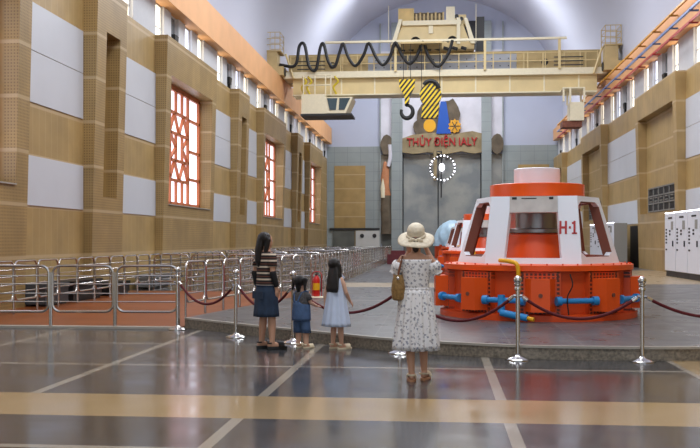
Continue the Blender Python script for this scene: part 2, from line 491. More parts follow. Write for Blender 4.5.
# --- far wall
M_tile = mat('grey_green_tiles', (150, 158, 158), .35); g = NG(M_tile)
gl = g.m('MAXIMUM', g.every(g.x, 0, 1.1, .02), g.every(g.z, 0, .8, .02))
g.base(g.mix(g.m('MULTIPLY', gl, .4), g.scale(lin((150, 158, 158)), g.rng(g.noise(.6, 3), .3, .7, .93, 1.07)), lin((110, 116, 116))))
M_lav = mat('lavender_plaster', (184, 190, 208), .7, noise=.04, nscale=.3)
fw = MB()
arch_poly = [(XL - .4, 0), (XR + .4, 0)] + [(x, z) for x, z in reversed(arc2)]
fw.prism_y([(x, z) for x, z in arch_poly], YE + .3, YE + .7)
far = struct(fw.build('wall_back', M_lav))
def fbox(x0, x1, z0, z1, d, m, name, y=YE + .3): return MB().box(x0, x1, y - d, y, z0, z1).build(name, m, far)
fbox(XL, -4.98, .17, 9.3, .05, M_tile, 'tiled_dado'); fbox(5.2, XR, .17, 9.3, .05, M_tile, 'tiled_dado')
for x0, x1 in ((-4.0, -3.1), (3.4, 4.2), (-5.0, -4.9), (5.1, 5.2)): fbox(x0, x1, .17, 19.5, .5 if x1 - x0 > .3 else .25, M_tile, 'column')
fbox(-8.8, -6.2, 1.0, 7.7, .1, M_tan, 'tan_panel'); fbox(6.4, 8.9, 1.0, 7.7, .1, M_tan, 'tan_panel')
fbox(-3.1, 3.4, 17.2, 19.6, .1, M_dark, 'dark_fascia')
M_marble = mat('white_marble', (216, 214, 222), .3, noise=.1, nscale=.9)
for x0, x1 in ((-4.9, -4.0), (-3.1, 3.4), (4.2, 5.1)): fbox(x0, x1, 9.3, 17.2, .08, M_marble, 'marble_panel')
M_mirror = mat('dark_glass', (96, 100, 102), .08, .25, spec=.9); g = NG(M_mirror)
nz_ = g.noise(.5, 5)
g.base(g.mix(g.rng(nz_, .42, .62, 0, 1), lin((128, 130, 130)), lin((160, 158, 150)))); g.bump(g.noise(.6, 3), .15, .1)  # pale blotches in the colour imitate blurred reflections of the hall
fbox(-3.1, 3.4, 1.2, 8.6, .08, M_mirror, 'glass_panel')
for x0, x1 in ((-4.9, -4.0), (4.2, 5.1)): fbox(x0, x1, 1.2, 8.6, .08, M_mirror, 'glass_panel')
fb = MB()
for x in (-3.05, -.15, 3.35): fb.box(x - .04, x + .04, YE + .15, YE + .3, 1.2, 8.6)
fb.build('mullion', M_dark, far)

# ------------------------------------------------------------------ mural on the far wall
M_rock = mat('sandstone_relief', (150, 134, 102), .8, noise=.25, nscale=1.2, bump=.6)
M_rockd = mat('brown_rock_relief', (104, 92, 76), .85, noise=.3, nscale=1.5, bump=.8)
M_bluew = mat('blue_relief', (28, 84, 176), .5)
M_gear = mat('amber_relief', (222, 158, 34), .5, noise=.15, nscale=3)
YF = YE + .22
mural = thing('wall_relief', 'sandstone coloured relief band with red lettering across the far glass bay', 'wall relief', (0.15, YF, 8.5))
def blob(cx, cz, rx, rz, n=14, ir=.16):
    return [(cx + rx * math.cos(2 * PI * k / n) * (1 + random.uniform(-ir, ir)), cz + rz * math.sin(2 * PI * k / n) * (1 + random.uniform(-ir, ir))) for k in range(n)]
b = MB(); b.prism_y([(-3.25, .25), (-2.3, .1), (-1.2, .25), (0.2, .05), (1.6, .3), (2.6, .1), (3.25, .2), (3.25, 1.75), (2.5, 1.95), (1.4, 1.8), (.2, 1.9), (-1.2, 1.8), (-2.4, 1.7), (-3.25, 1.4)], -.45, 0)
b.build('rock_band', M_rock, mural)
for x0 in (-4.55, 4.5):
    b = MB(); b.prism_y(blob(x0, .9, .55, .85, 12, .1), -.4, 0); b.build('rock_band', M_rockd, mural)
b = MB(); b.prism_y(blob(-1.0, 3.0, 1.0, 1.5), -.4, 0); b.prism_y(blob(.75, 3.4, .8, 1.2), -.35, 0); b.prism_y(blob(-1.7, 2.3, .6, .8), -.38, 0); b.build('rock_mass', M_rockd, mural)
b = MB(); b.prism_y([(-.45, 1.75), (.75, 1.75), (.35, 4.4), (-.1, 4.4)], -.55, -.1); b.build('blue_spillway', M_bluew, mural)
g_ = MB(); g_.prism_y([(1.05 + (.55 if k % 2 else .43) * math.cos(2 * PI * k / 20), 2.35 + (.6 if k % 2 else .48) * math.sin(2 * PI * k / 20)) for k in range(20)], -.6, -.1)
gq = g_.build('turbine_wheel', M_gear, mural)
g_ = MB()
for k in range(6):
    a = PI * k / 3; g_.tube([(1.05, -.62, 2.35), (1.05 + .4 * math.cos(a), -.62, 2.35 + .42 * math.sin(a))], .035, 6)
g_.build('spokes', M_rockd, gq)
text('THỦY ĐIỆN IALY', .92, M_redtxt, 'lettering', mural, Matrix.Translation((.0, -.52, 1.05)) @ Matrix.Rotation(PI / 2, 4, 'X'), .05, sx=.82)
fr_ = thing('statue', 'orange and brown sculpted figure standing in the narrow bay of the far wall', 'statue', (-4.45, YF - .25, 2.0))
MB().loft([[(rx * math.cos(2 * PI * k / 12) + cx, ry * math.sin(2 * PI * k / 12), z) for k in range(12)] for z, rx, ry, cx in ((0, .45, .2, 0), (1, .4, .2, .05), (2, .42, .2, -.05), (3.2, .38, .2, 0))]).build('base', M_rockd, fr_, True)
MB().loft([[(rx * math.cos(2 * PI * k / 12) + cx, ry * math.sin(2 * PI * k / 12), z) for k in range(12)] for z, rx, ry, cx in ((3.2, .4, .2, 0), (3.9, .3, .2, -.05), (4.6, .34, .18, -.1), (5.4, .28, .16, -.02), (6.0, .1, .1, -.1))]).build('figure', mat('terracotta', (196, 132, 92), .6, noise=.2, nscale=2), fr_, True)
MB().loft([[(rx * math.cos(2 * PI * k / 12) - .25, -.1 + ry * math.sin(2 * PI * k / 12), z) for k in range(12)] for z, rx, ry in ((3.0, .18, .15), (3.8, .22, .15), (4.6, .06, .06))]).build('drape', M_creaml, fr_, True)
MB().tube(curve_pts([(.2, -.15, 5.6), (.35, -.15, 6.4), (.3, -.15, 7.4)]), .16, 10).build('plume', M_marble, fr_, True)
# glowing ring of bulbs modelled in place of a reflection in the glass
M_bulb = mat('reflected_bulb_glow', (250, 250, 255), .3, emit=(245, 245, 255), estr=2.0)
ch = thing('chandelier_reflection', 'modelled reflection of a ring of white bulbs in the far glass wall', 'chandelier_reflection', (.1, YE - 1.2, 7.35))
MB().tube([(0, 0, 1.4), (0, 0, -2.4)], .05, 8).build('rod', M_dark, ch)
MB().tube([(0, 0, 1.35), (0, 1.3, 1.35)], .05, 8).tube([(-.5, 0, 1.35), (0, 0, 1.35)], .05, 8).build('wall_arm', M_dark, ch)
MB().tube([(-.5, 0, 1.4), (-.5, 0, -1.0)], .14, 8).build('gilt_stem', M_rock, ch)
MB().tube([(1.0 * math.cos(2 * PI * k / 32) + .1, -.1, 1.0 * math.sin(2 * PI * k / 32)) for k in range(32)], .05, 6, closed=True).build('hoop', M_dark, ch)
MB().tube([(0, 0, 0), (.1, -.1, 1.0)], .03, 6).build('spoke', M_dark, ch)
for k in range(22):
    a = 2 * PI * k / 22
    MB().ball((.1 + 1.0 * math.cos(a), -.12, 1.0 * math.sin(a)), (.06, .09, .07, .05)[k % 4], seg=8, rings=6).build('reflected_bulb', M_bulb, ch, 'all')
MB().ball((0.05, -.12, .05), .24, .2, .34, 12, 8).build('reflected_lamp', M_bulb, ch, 'all')

# double door with round portholes in the far wall, dark recesses either side
M_door = mat('pale_grey_door', (204, 204, 200), .5)
dr = sroot('door_1', (-5.95, YE + .2, .17))
for s in (-1, 1):
    lf = MB().box(min(0, s * 1.05), max(0, s * 1.05), -.12, 0, 0, 2.1).build('door_leaf', M_door, dr)
    MB().xform(Matrix.Identity(4)).lathe([(.17, 0), (.17, .05)], seg=16).xform(Matrix.Translation((s * .52, -.11, 1.68)) @ Matrix.Rotation(PI / 2, 4, 'X')).build('porthole', M_dark, lf)
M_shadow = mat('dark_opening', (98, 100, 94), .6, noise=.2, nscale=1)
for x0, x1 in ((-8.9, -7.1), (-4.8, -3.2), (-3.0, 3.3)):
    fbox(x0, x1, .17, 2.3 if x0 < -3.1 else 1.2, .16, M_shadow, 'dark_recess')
fbox(-9.2, -3.1, 2.32, 2.5, .2, M_dark, 'lintel')
tag(MB().box(-.7, .7, -.3, .3, 0, .55).box(-.5, .3, -.2, .2, .55, .75).build('storage_chest', mat('dark_red_trunk', (96, 30, 38), .6), loc=(-2.2, 52, .17)), 'low dark red chest on the floor far down the hall', 'chest')
M_tarp = mat('pale_blue_sheet', (176, 206, 226), .35, noise=.12, nscale=3, bump=.4)
tp = MB()
rings = []
for i in range(9):
    t_ = i / 8; r = 1.35 * math.sqrt(1 - t_ * t_ * .98)
    rings.append([(r * (1 + .07 * math.sin(9 * a + i)) * math.cos(a), r * math.sin(a) * (1 + .07 * math.sin(9 * a + i)), .9 + 1.9 * t_) for a in [2 * PI * k / 48 for k in range(48)]])
tpo = thing('sheeted_machine', 'machine under a pale blue plastic sheet beyond the generators', 'machine', (.9, 70, .17))
tp.loft(rings).build('plastic_sheet', M_tarp, tpo, True)
MB().lathe([(1.3, 0), (1.3, 1.0)], seg=24).build('base_drum', M_oranged, tpo, True)

# ------------------------------------------------------------------ generators
M_bolted = mat('bolted_plate', (204, 72, 26), .45); g = NG(M_bolted)
dz = g.every(g.z, .12, .068, .02); dx = g.every(g.x, 0, .07, .02)
sides = g.m('MULTIPLY', g.near(g.m('ABSOLUTE', g.x), .29, .022), dz)
rows = g.m('MULTIPLY', g.m('MAXIMUM', g.near(g.z, .765, .02), g.near(g.z, .705, .02)), dx)
low = g.m('MULTIPLY', g.near(g.z, .135, .02), dx)
g.base(g.mix(g.m('MAXIMUM', g.m('MAXIMUM', sides, rows), low), lin((208, 78, 30)), lin((88, 36, 24))))
def make_generator(first=True):
    root = thing('generator', '', 'generator', (1.74, 17.2, .17), math.radians(-9))
    MB().lathe([(1.74, 0), (1.74, .1), (1.64, .12)], seg=64).build('base_ring', M_oranged, root, True)
    MB().lathe([(1.56, .1), (1.56, .80), (1.58, .82)], seg=64).build('base_drum', M_oranged, root, True)
    MB().lathe([(1.56, .80), (1.67, .82), (1.67, .91), (1.5, .93)], seg=64).build('rim_flange', M_orange, root, True)
    rb = MB()
    for k in range(40):
        a = 2 * PI * k / 40; rb.lathe([(.014, .94), (.014, .965)], (1.62 * math.cos(a), 1.62 * math.sin(a), -.025), 6)
    rb.build('rim_bolts', M_oranged, root)
    for k in range(9):
        a = -PI / 2 + math.radians(5) + 2 * PI / 9 * k
        R = Matrix.Rotation(a + PI / 2, 4, 'Z')           # local -y is outward
        p = MB().box(-.33, .33, -1.63, -1.46, .1, .80).build('bolt_plate', M_bolted, root)
        p.rotation_euler = (0, 0, a + PI / 2)
        cb = MB(); q = [(-.25, -1.62), (-.15, -1.84), (.15, -1.84), (.25, -1.62)]
        cb.prism(q, .16, .70).xform(R)
        cbo = cb.build('cooler_box', M_orange, root)
        MB().lathe([(.035, 0), (.035, .012)], seg=10).xform(R @ Matrix.Translation((0, -1.84, .43)) @ Matrix.Rotation(PI / 2, 4, 'X')).build('plate_badge', M_jamb, cbo)
        # cooling water pipe to the next box
        a2 = a + 2 * PI / 9
        rr = 1.74
        def at(ang, tang, z): return Vector((rr * math.cos(ang) - tang * math.sin(ang), rr * math.sin(ang) + tang * math.cos(ang), z))
        s0, s1 = at(a, .27, .34), at(a2, -.27, .34)
        MB().tube([s0, s1], .046, 14).build('water_pipe', M_blue, root, True)
        d = (s1 - s0).normalized()
        for e, sg in ((s0, 1), (s1, -1)):
            MB().tube([e - d * sg * .02, e + d * sg * .07], .075, 14).build('pipe_flange', M_blue, root, True)
    # drain branch with yellow tip, vent pipe
    a = -PI / 2 + math.radians(5 - 21)
    c0 = Vector((1.74 * math.cos(a), 1.74 * math.sin(a), .34))
    tb = MB(); tb.tube([c0 + Vector((0, 0, .09)), c0 + Vector((0, -.02, -.2))], .06, 12)
    tb.tube([c0 + Vector((0, -.05, -.2)), c0 + Vector((.44, -.22, -.27))], .058, 14)
    dp = tb.build('drain_pipe', M_blue, root, True)
    MB().tube([c0 + Vector((.44, -.22, -.27)), c0 + Vector((.54, -.26, -.29))], .035, 10).build('yellow_tip', M_yellow, dp, True)
    MB().tube(curve_pts([(-.52, -1.5, .99), (-.38, -1.66, .985), (-.24, -1.76, .95), (-.20, -1.78, .86), (-.20, -1.77, .74), (-.21, -1.70, .66), (-.22, -1.5, .64)]), .036, 10).build('vent_pipe', M_yellow, root, True)
    MB().tube(curve_pts([(.62, -1.66, .78), (.66, -1.7, .6), (.58, -1.7, .4), (.6, -1.7, .12)]), .012, 6).build('cable', M_black, root, True)
    # white frame: a six sided tapering casing with open front and windows in the flanks
    zb, zt = .93, 2.08
    bot = [(-.80, -1.28), (.80, -1.28), (1.43, 0), (.84, 1.28), (-.84, 1.28), (-1.43, 0)]
    tp_ = [(-.72, -.92), (.72, -.92), (1.08, 0), (.72, .92), (-.72, .92), (-1.08, 0)]
    def pt(i, u, t, off=0.0):      # facet i, u along, t up; off = inward
        A, B = Vector((*bot[i], zb)), Vector((*bot[(i + 1) % 6], zb)); Cc, D = Vector((*tp_[i], zt)), Vector((*tp_[(i + 1) % 6], zt))
        p = (A * (1 - u) + B * u) * (1 - t) + (Cc * (1 - u) + D * u) * t
        c = Vector((0, 0, p.z)) - p; c.z = 0
        return p + c.normalized() * off if off else p
    wf = MB(); jbs = []
    def panel(i, u00, u10, u01, u11, t0, t1):     # quad patch of the casing with thickness
        q = [pt(i, u00, t0), pt(i, u10, t0), pt(i, u11, t1), pt(i, u01, t1)]
        qi = [pt(i, u00, t0, .09), pt(i, u10, t0, .09), pt(i, u11, t1, .09), pt(i, u01, t1, .09)]
        wf.hexa([q[0], q[1], qi[1], qi[0], q[3], q[2], qi[2], qi[3]])
    for i in (0, 3):
        panel(i, 0, 1, 0, 1, 0, .085)
        panel(i, 0, .20, 0, .235, .085, 1); panel(i, .80, 1, .765, 1, .085, 1)
    for i in (1, 2, 4, 5):
        rev = i in (2, 5)
        f0, f1 = (.015, .87) if not rev else (.13, .985)
        panel(i, 0, 1, 0, 1, 0, .10); panel(i, 0, 1, 0, 1, .92, 1)
        panel(i, 0, f0, 0, f0, .10, .92); panel(i, f1, 1, f1, 1, .10, .92)
        # corner fillets of the window
        for (u, t, du, dt) in ((f0, .10, .12, .07), (f1, .10, -.12, .07), (f0, .92, .12, -.07), (f1, .92, -.12, -.07)):
            q = [pt(i, u, t), pt(i, u + du, t), pt(i, u, t + dt)]; qi = [pt(i, u, t, .09), pt(i, u + du, t, .09), pt(i, u, t + dt, .09)]
            wf.loft([q, qi])
        jb = MB(); jbs.append(jb)                # brown lining of the opening
        for (ua, ub, ta, tb_) in ((f0, f0, .1, .92), (f1, f1, .1, .92), (f0, f1, .92, .92), (f0, f1, .1, .1)):
            e = .004
            q = [pt(i, ua, ta, -.0), pt(i, ub, tb_, -.0), pt(i, ub, tb_, .16), pt(i, ua, ta, .16)]
            sgu = (e if ua == f0 else -e) if ua == ub else 0; sgt = (e if ta == .1 else -e) if ta == tb_ else 0
            q2 = [pt(i, ua + 3 * sgu, ta + 3 * sgt, .002), pt(i, ub + 3 * sgu, tb_ + 3 * sgt, .002), pt(i, ub + 3 * sgu, tb_ + 3 * sgt, .16), pt(i, ua + 3 * sgu, ta + 3 * sgt, .16)]
            jb.hexa(q + q2)
    cas = wf.build('casing', M_gwhite, root)
    for jb in jbs: jb.build('window_lining', M_jamb, cas)
    # inside: rotor cone, shaft, slip ring housing, box
    MB().lathe([(.78, .95), (.62, 1.42), (.5, 1.45)], seg=32).build('rotor_cone', M_orange, root, True)
    MB().lathe([(.46, 1.45), (.52, 1.46), (.52, 1.52), (.46, 1.54)], seg=32).build('shaft_flange', M_copper, root, True)
    MB().lathe([(.38, 1.52), (.38, 1.88), (.3, 1.9), (.3, 2.09)], seg=32).build('slip_ring_housing', M_copper, root, True)
    bx = MB().box(-.40, .40, -1.02, -.55, 1.80, 2.075).build('junction_box', mat('weathered_grey_panel', (214, 214, 210), .5, noise=.12, nscale=5), root)
    mk = MB(); mk.box(-.36, -.28, -1.025, -1.019, 2.02, 2.06); mk.box(-.2, .05, -1.025, -1.019, 2.03, 2.045); mk.box(.26, .33, -1.025, -1.019, 2.02, 2.06)
    mk.build('box_markings', M_dark, bx)
    MB().lathe([(.80, 2.08), (.835, 2.09), (.835, 2.31), (.80, 2.32)], seg=48).build('top_ring', M_orange, root, True)
    MB().lathe([(.41, 2.32), (.41, 2.60), (.395, 2.61)], seg=40).build('top_drum', M_gwhite, root, True)
    # lettering frame on the front facet
    up = (pt(0, .5, 1) - pt(0, .5, 0)).normalized(); xx = Vector((1, 0, 0)); nn = xx.cross(up)
    ctr = pt(0, .874, .53) + nn * .004
    M = Matrix((xx, up, nn)).transposed().to_4x4(); M.translation = ctr
    return root, M
gen, TM = make_generator()
gen2 = dup(gen); gen2.location = (1.74, 36.5, .17)
gen3 = dup(gen); gen3.location = (1.74, 55.8, .17)
gen['label'] = 'orange and white hydropower generator marked H-1 with blue pipes'
gen2['label'] = 'second orange and white generator, directly behind the H-1 unit'
gen3['label'] = 'third orange and white generator, farthest down the row behind H-1'
for o in (gen, gen2, gen3): o['group'] = 'generator units in a row'
tm = MB()
for (x0, x1, y0, y1) in ((-.135, -.10, -.115, .115), (-.045, -.01, -.115, .115), (-.10, -.045, -.02, .02), (.02, .055, -.02, .02), (.095, .13, -.115, .115), (.07, .155, -.115, -.09), (.07, .10, .06, .095)):
    tm.box(x0, x1, y0, y1, 0, .004)
to = tm.build('lettering', M_redtxt, gen); to.matrix_local = TM

# ------------------------------------------------------------------ overhead crane
CY = 54.0
M_plate = mat('bolted_grey_plate', (170, 174, 184), .5); g = NG(M_plate)
g.base(g.mix(g.m('MULTIPLY', g.every(g.x, 0, .48, .035), g.every(g.z, .1, .42, .035)), g.scale(lin((170, 174, 184)), g.rng(g.noise(1.2, 3), .3, .7, .93, 1.07)), lin((84, 84, 86))))
cr = thing('overhead_crane', 'cream overhead travelling crane spanning the hall under the vault', 'crane', (.1, CY, 9.8))
cx0, cx1 = -9.0, 9.1
MB().box(cx0 + .5, cx1 - .5, -.6, .6, 0, .95).build('front_girder', M_cream, cr)
MB().box(cx0, cx1, -.9, .7, .92, 1.28).build('walkway', M_creaml, cr)
fl_ = MB(); fl_.box(cx0 + .5, cx1 - .5, -.68, .68, -.05, .02); fl_.build('bottom_flange', M_creaml, cr)
MB().box(cx0, -4.3, .9, 1.9, 1.1, 2.5).build('rear_girder', M_creamd, cr); MB().box(4.3, cx1, .9, 1.9, 1.1, 2.5).build('rear_girder', M_creamd, cr)
gp = MB().box(-4.3, 4.3, .95, 1.85, 1.1, 2.48).build('rear_girder_plate', M_plate, cr)
for x in (-8.2, -7.0, -5.8, -4.7, 4.7, 5.8, 7.0, 8.2): MB().box(x - .05, x + .05, .84, .9, 1.1, 2.5).build('stiffener', M_cream, cr)
for x in (-6.4, 5.9): MB().lathe([(.2, 0), (.2, .03)], seg=18).xform(Matrix.Translation((x, .9, 1.95)) @ Matrix.Rotation(PI / 2, 4, 'X')).build('access_hole', M_black, cr)
for k in range(9): MB().box(-7.6 + 1.9 * k - .04, -7.6 + 1.9 * k + .04, -.64, -.6, .03, .92).build('stiffener', M_creaml, cr)
MB().box(cx0, cx1, .85, 1.95, 2.5, 2.6).build('crane_rail', M_creamd, cr)
hr = MB()
for k in range(19):
    x = -8.6 + 17.2 * k / 18
    MB().tube([(x, -.85, 1.25), (x, -.85, 2.2)], .03, 6).build('handrail_post', M_cream, cr)
for z in (1.7, 2.15):
    MB().tube([(-8.6, -.85, z), (8.6, -.85, z)], .03, 6).build('handrail', M_cream, cr)
MB().box(-6.6, 6.9, -1.0, -.85, 2.86, 2.98).build('festoon_track', M_creaml, cr)
for x in (-2.6, 2.4, 6.5): MB().box(x - .07, x + .07, -1.0, -.86, 1.2, 2.88).build('track_post', M_cream, cr)
fest = [(-9.1, 1.85), (-8.2, 1.8), (-7.95, 2.9), (-7.65, 2.95), (-7.4, 1.75), (-7.0, 1.55), (-6.75, 2.8), (-6.55, 2.95), (-6.3, 2.0), (-5.95, 1.68), (-5.65, 2.5), (-5.45, 2.98), (-5.15, 2.2), (-4.75, 1.72), (-4.3, 2.3), (-4.0, 2.98), (-3.6, 2.2), (-3.2, 1.74), (-2.8, 2.2), (-2.5, 2.98), (-2.1, 2.2), (-1.7, 1.78), (-1.3, 2.2), (-.95, 2.98), (-.65, 2.2), (-.1, 1.6), (.45, 2.3), (.7, 3.05)]
MB().tube(curve_pts([(x - .1, -1.12, 1.42 + (z - 1.6) * 1.0) for x, z in fest], 6), .09, 8).build('festoon_cable', M_black, cr, True)
for x in (-7.4, 7.0):
    for i in range(3): MB().box(x - .8, x + .8, -.95, -.88, 1.4 + i * .22, 1.45 + i * .22).build('slat', M_dark, cr)
for s in (-1, 1):
    x = -9.45 if s < 0 else 9.4
    e = MB().box(x - .55, x + .55, -1.6, 2.6, 1.0, 1.5).build('end_carriage', M_creamd, cr)
    mm = MB()
    for y in (-1.1, .2, 1.4): mm.tube([(x - .6, y, 1.25), (x + .6, y, 1.25)], .24, 14)
    mm.build('wheels', M_dark, e, True)
    MB().box(x - .5, x + .2, -1.5, -.6, 1.5, 2.35).build('buffer_box', M_creamd, cr)
    cg = MB(); z0, z1 = 2.42, 3.45
    for (a, b) in ((-.5, -1.5), (.35, -1.5), (-.5, -.2), (.35, -.2)): cg.tube([(x + a, b, z0), (x + a, b, z1)], .025, 6)
    for z in (2.75, 3.1, 3.45):
        cg.tube([(x - .5, -1.5, z), (x + .35, -1.5, z), (x + .35, -.2, z), (x - .5, -.2, z)], .022, 6, closed=True)
    for xx in (-.22, .06): cg.tube([(x + xx, -1.5, z0), (x + xx, -1.5, z1)], .018, 6)
    cg.build('safety_cage', M_creamd, cr)
    MB().box(x - .55, x + .4, -1.55, -.15, 2.35, 2.43).build('cage_floor', M_creamd, cr)
    MB().tube([(x - s * .6, -1.0, 2.3), (x - s * 1.05, -1.0, .9)], .07, 6).build('diagonal_brace', M_cream, cr)
# driver's cab
cab = MB(); cab.box(-7.85, -6.5, -1.7, .2, -1.25, -.12).build('cab_body', M_creaml, cr)
q = [(-6.5, -.3), (-4.95, -.3), (-5.35, -1.2), (-6.5, -1.2)]
nose = MB(); nose.prism_y(q, -1.7, .2).build('cab_nose', M_creaml, cr)
M_cabglass = mat('cab_glass', (58, 76, 80), .08, spec=.8)
for x0, x1, x2, x3 in ((-6.4, -5.82, -5.9, -6.25), (-5.7, -5.1, -5.42, -5.74)):
    MB().prism_y([(x0, -.36), (x1, -.36), (x2, -1.02), (x3, -1.02)], -1.74, -1.69).build('cab_window', M_cabglass, cr)
MB().box(-7.9, -5.0, -1.75, .25, -1.33, -1.22).build('cab_floor', M_dark, cr)
fr = MB()
for x in (-7.75, -7.1, -6.5, -6.2): fr.tube([(x, -1.6, -.15), (x, -1.6, .95)], .04, 6)
for z in (.4, .95): fr.tube([(-7.75, -1.6, z), (-6.2, -1.6, z)], .035, 6)
fr.build('cab_rail', M_creaml, cr)
M_hose = mat('yellow_hose', (206, 182, 40), .6)
for x in (-7.8, -7.5, -6.0): MB().tube(curve_pts([(x, -1.5, .9), (x + .2, -1.55, .6), (x - .05, -1.5, .3), (x + .1, -1.5, -.1)]), .06, 6).build('yellow_hose', M_hose, cr, True)
# maintenance basket at the other end
bs = MB(); bs.box(7.0, 7.75, -1.6, -.4, -1.75, -.75)
bs.build('basket_panel', M_creaml, cr)
fr = MB()
for x in (7.0, 7.75):
    for y in (-1.6, -.4): fr.box(x - .05, x + .05, y - .05, y + .05, -.75, .05)
fr.box(6.6, 7.8, -1.62, -.4, .0, .07); fr.box(6.6, 6.7, -1.6, -1.5, -.7, .05)
fr.build('basket_frame', M_creaml, cr)
MB().box(6.6, 7.65, -1.5, -.5, -2.1, -1.76).build('collector_gear', mat('rusty_collector', (120, 70, 52), .7, noise=.3, nscale=6), cr)

# trolley
tr = thing('crane_trolley', 'cream hoist trolley with drums and motors riding on top of the crane', 'trolley', (-.4, CY + 1.0, 12.41))
MB().box(-2.45, 2.35, -.9, 1.6, .02, .4).build('trolley_frame', M_creamd, tr)
MB().hexa([(-2.2, -.8, .4), (2.1, -.8, .4), (2.1, 1.4, .4), (-2.2, 1.4, .4), (-1.75, -.75, 1.5), (1.7, -.75, 1.5), (1.7, 1.3, 1.5), (-1.75, 1.3, 1.5)]).build('hoist_housing', M_cream, tr)
MB().box(-1.75, 1.6, -.95, -.7, 1.42, 1.68).build('front_beam', M_creaml, tr)
for s in (-1, 1):
    q = [(s * 2.4, .3), (s * 2.15, .3), (s * 1.75, 1.75), (s * 1.95, 1.75)]
    MB().prism_y(q, -1.05, -.85).build('inclined_leg', M_creaml, tr)
dm = MB(); dm.tube([(-1.2, -.3, 1.95), (.6, -.3, 1.95)], .32, 16); dm.build('hoist_drum', mat('greasy_drum', (120, 108, 84), .5, .4), tr, True)
mm = MB()
for k in range(8):
    x = -1.0 + .22 * k; mm.box(x, x + .1, -.75, -.5, 1.7, 2.1 + .1 * (k % 2))
mm.build('gear_guards', M_creamd, tr)
MB().box(-2.0, -1.1, -.7, .5, 1.5, 2.45).build('gearbox', mat('ochre_gearbox', (206, 176, 112), .5, noise=.15, nscale=2), tr)
MB().box(.75, 1.25, -.7, .2, 1.5, 2.5).build('motor_cabinet', M_creaml, tr)
MB().box(1.25, 1.9, -.6, .2, 1.5, 2.05).build('brake_box', M_cream, tr)
for x, z in ((1.35, 1.95), (1.62, 1.8), (1.4, 1.68)):
    MB().tube([(x, -.66, z), (x, -.58, z)], .12, 12).build('dial', M_black, tr, True)
MB().box(1.35, 1.55, -.98, -.88, .3, 1.8).build('ladder_board', M_creaml, tr)
MB().box(-.25, 0, -.85, -.74, .95, 1.45).build('name_plate', M_creaml, tr)
for x in (-1.0, 1.1):
    MB().tube([(x + .25 * math.cos(a), -.85, .42 + .3 * math.sin(a)) for a in [PI * k / 8 for k in range(9)]], .07, 6).build('hose_loop', M_black, tr, True)
for x in (-2.55, 2.45): MB().tube([(x, -.8, .4), (x, -.8, 2.6)], .02, 6).build('stay_rod', M_creaml, tr)
MB().box(2.5, 2.95, -.2, 1.6, .0, 2.0).build('cable_bank', M_dark, tr)
MB().box(-1.8, .5, -2.65, -.85, .02, .12).build('sheave_beam', M_creamd, tr)
w1 = MB()
for k in range(9): w1.tube([(-2.4 + .5 * k, -.9, .1), (-2.1 + .5 * k, -.9, -.0)], .1, 6)
w1.build('wheel_guard', M_dark, tr)

# hooks
M_str = mat('hazard_stripes', (242, 206, 30), .4); g = NG(M_str)
st_ = g.m('ADD', g.x, g.m('MULTIPLY', g.z, -.8))
st_ = g.every(st_, 0, .26, .065); g.base(g.mix(st_, lin((242, 206, 30)), lin((22, 20, 20))))
def hook_mesh(sc):
    pts = []
    for k in range(15):
        a = math.radians(100 - 300 * k / 14); pts.append((sc * .34 * math.cos(a), 0, sc * (-.45 + .38 * math.sin(a))))
    rr = [sc * (.08 + .05 * math.sin(PI * k / 14)) for k in range(15)]
    return MB().tube(curve_pts([(0, 0, sc * .1)] + pts, 3), [sc * .09] * 3 + [rr[min(i // 3, 14)] for i in range(len(pts) * 3 - 2)], 10)
h1 = thing('hook_block', 'small black and yellow striped crane hook block with black hook', 'crane hook', (-1.83, CY - 1.5, 9.08))
MB().prism_y([(-.45, 1.35), (.45, 1.35), (.42, .95), (.14, .42), (.12, 0), (-.12, 0), (-.14, .42), (-.42, .95)], -.2, .2).build('striped_sheave_case', M_str, h1)
hook_mesh(.95).build('hook', M_black, h1, True)
MB().tube([(-.2, .0, 1.3), (-.2, 0, 3.36)], .018, 6).tube([(.2, 0, 1.3), (.2, 0, 3.36)], .018, 6).build('hoist_rope', M_dark, h1)
h2 = thing('hook_block', 'large black and yellow striped double crane hook block hanging lowest', 'crane hook', (-.52, CY - 1.5, 7.55))
def disc(cx, cz, rx, rz, y0, y1): return MB().prism_y([(cx + rx * math.cos(2 * PI * k / 28), cz + rz * math.sin(2 * PI * k / 28)) for k in range(28)], y0, y1)
disc(0, 2.0, .6, .62, -.3, .3).build('upper_sheave_case', M_str, h2)
MB().hexa([(-.52, -.27, .72), (.4, -.27, .72), (.4, .27, .72), (-.52, .27, .72), (-.42, -.27, 1.6), (.48, -.27, 1.6), (.48, .27, 1.6), (-.42, .27, 1.6)]).build('lower_sheave_case', M_str, h2)
disc(-.05, .3, .34, .36, -.2, .2).build('swivel', M_yellow, h2)
MB().tube([(.45 * math.cos(a), -.31, 2.25 + .5 * math.sin(a)) for a in [PI * (.05 + .75 * k / 10) for k in range(11)]], .12, 8).build('sheave_rim', M_black, h2, True)
MB().tube([(-.5, 0, 2.4), (-.5, 0, 4.9)], .018, 6).tube([(.5, 0, 2.4), (.5, 0, 4.9)], .018, 6).build('hoist_rope', M_dark, h2)
MB().tube([(0, 0, 0), (0, 0, -.05)], .1, 8).build('swivel_pin', M_yellow, h2)

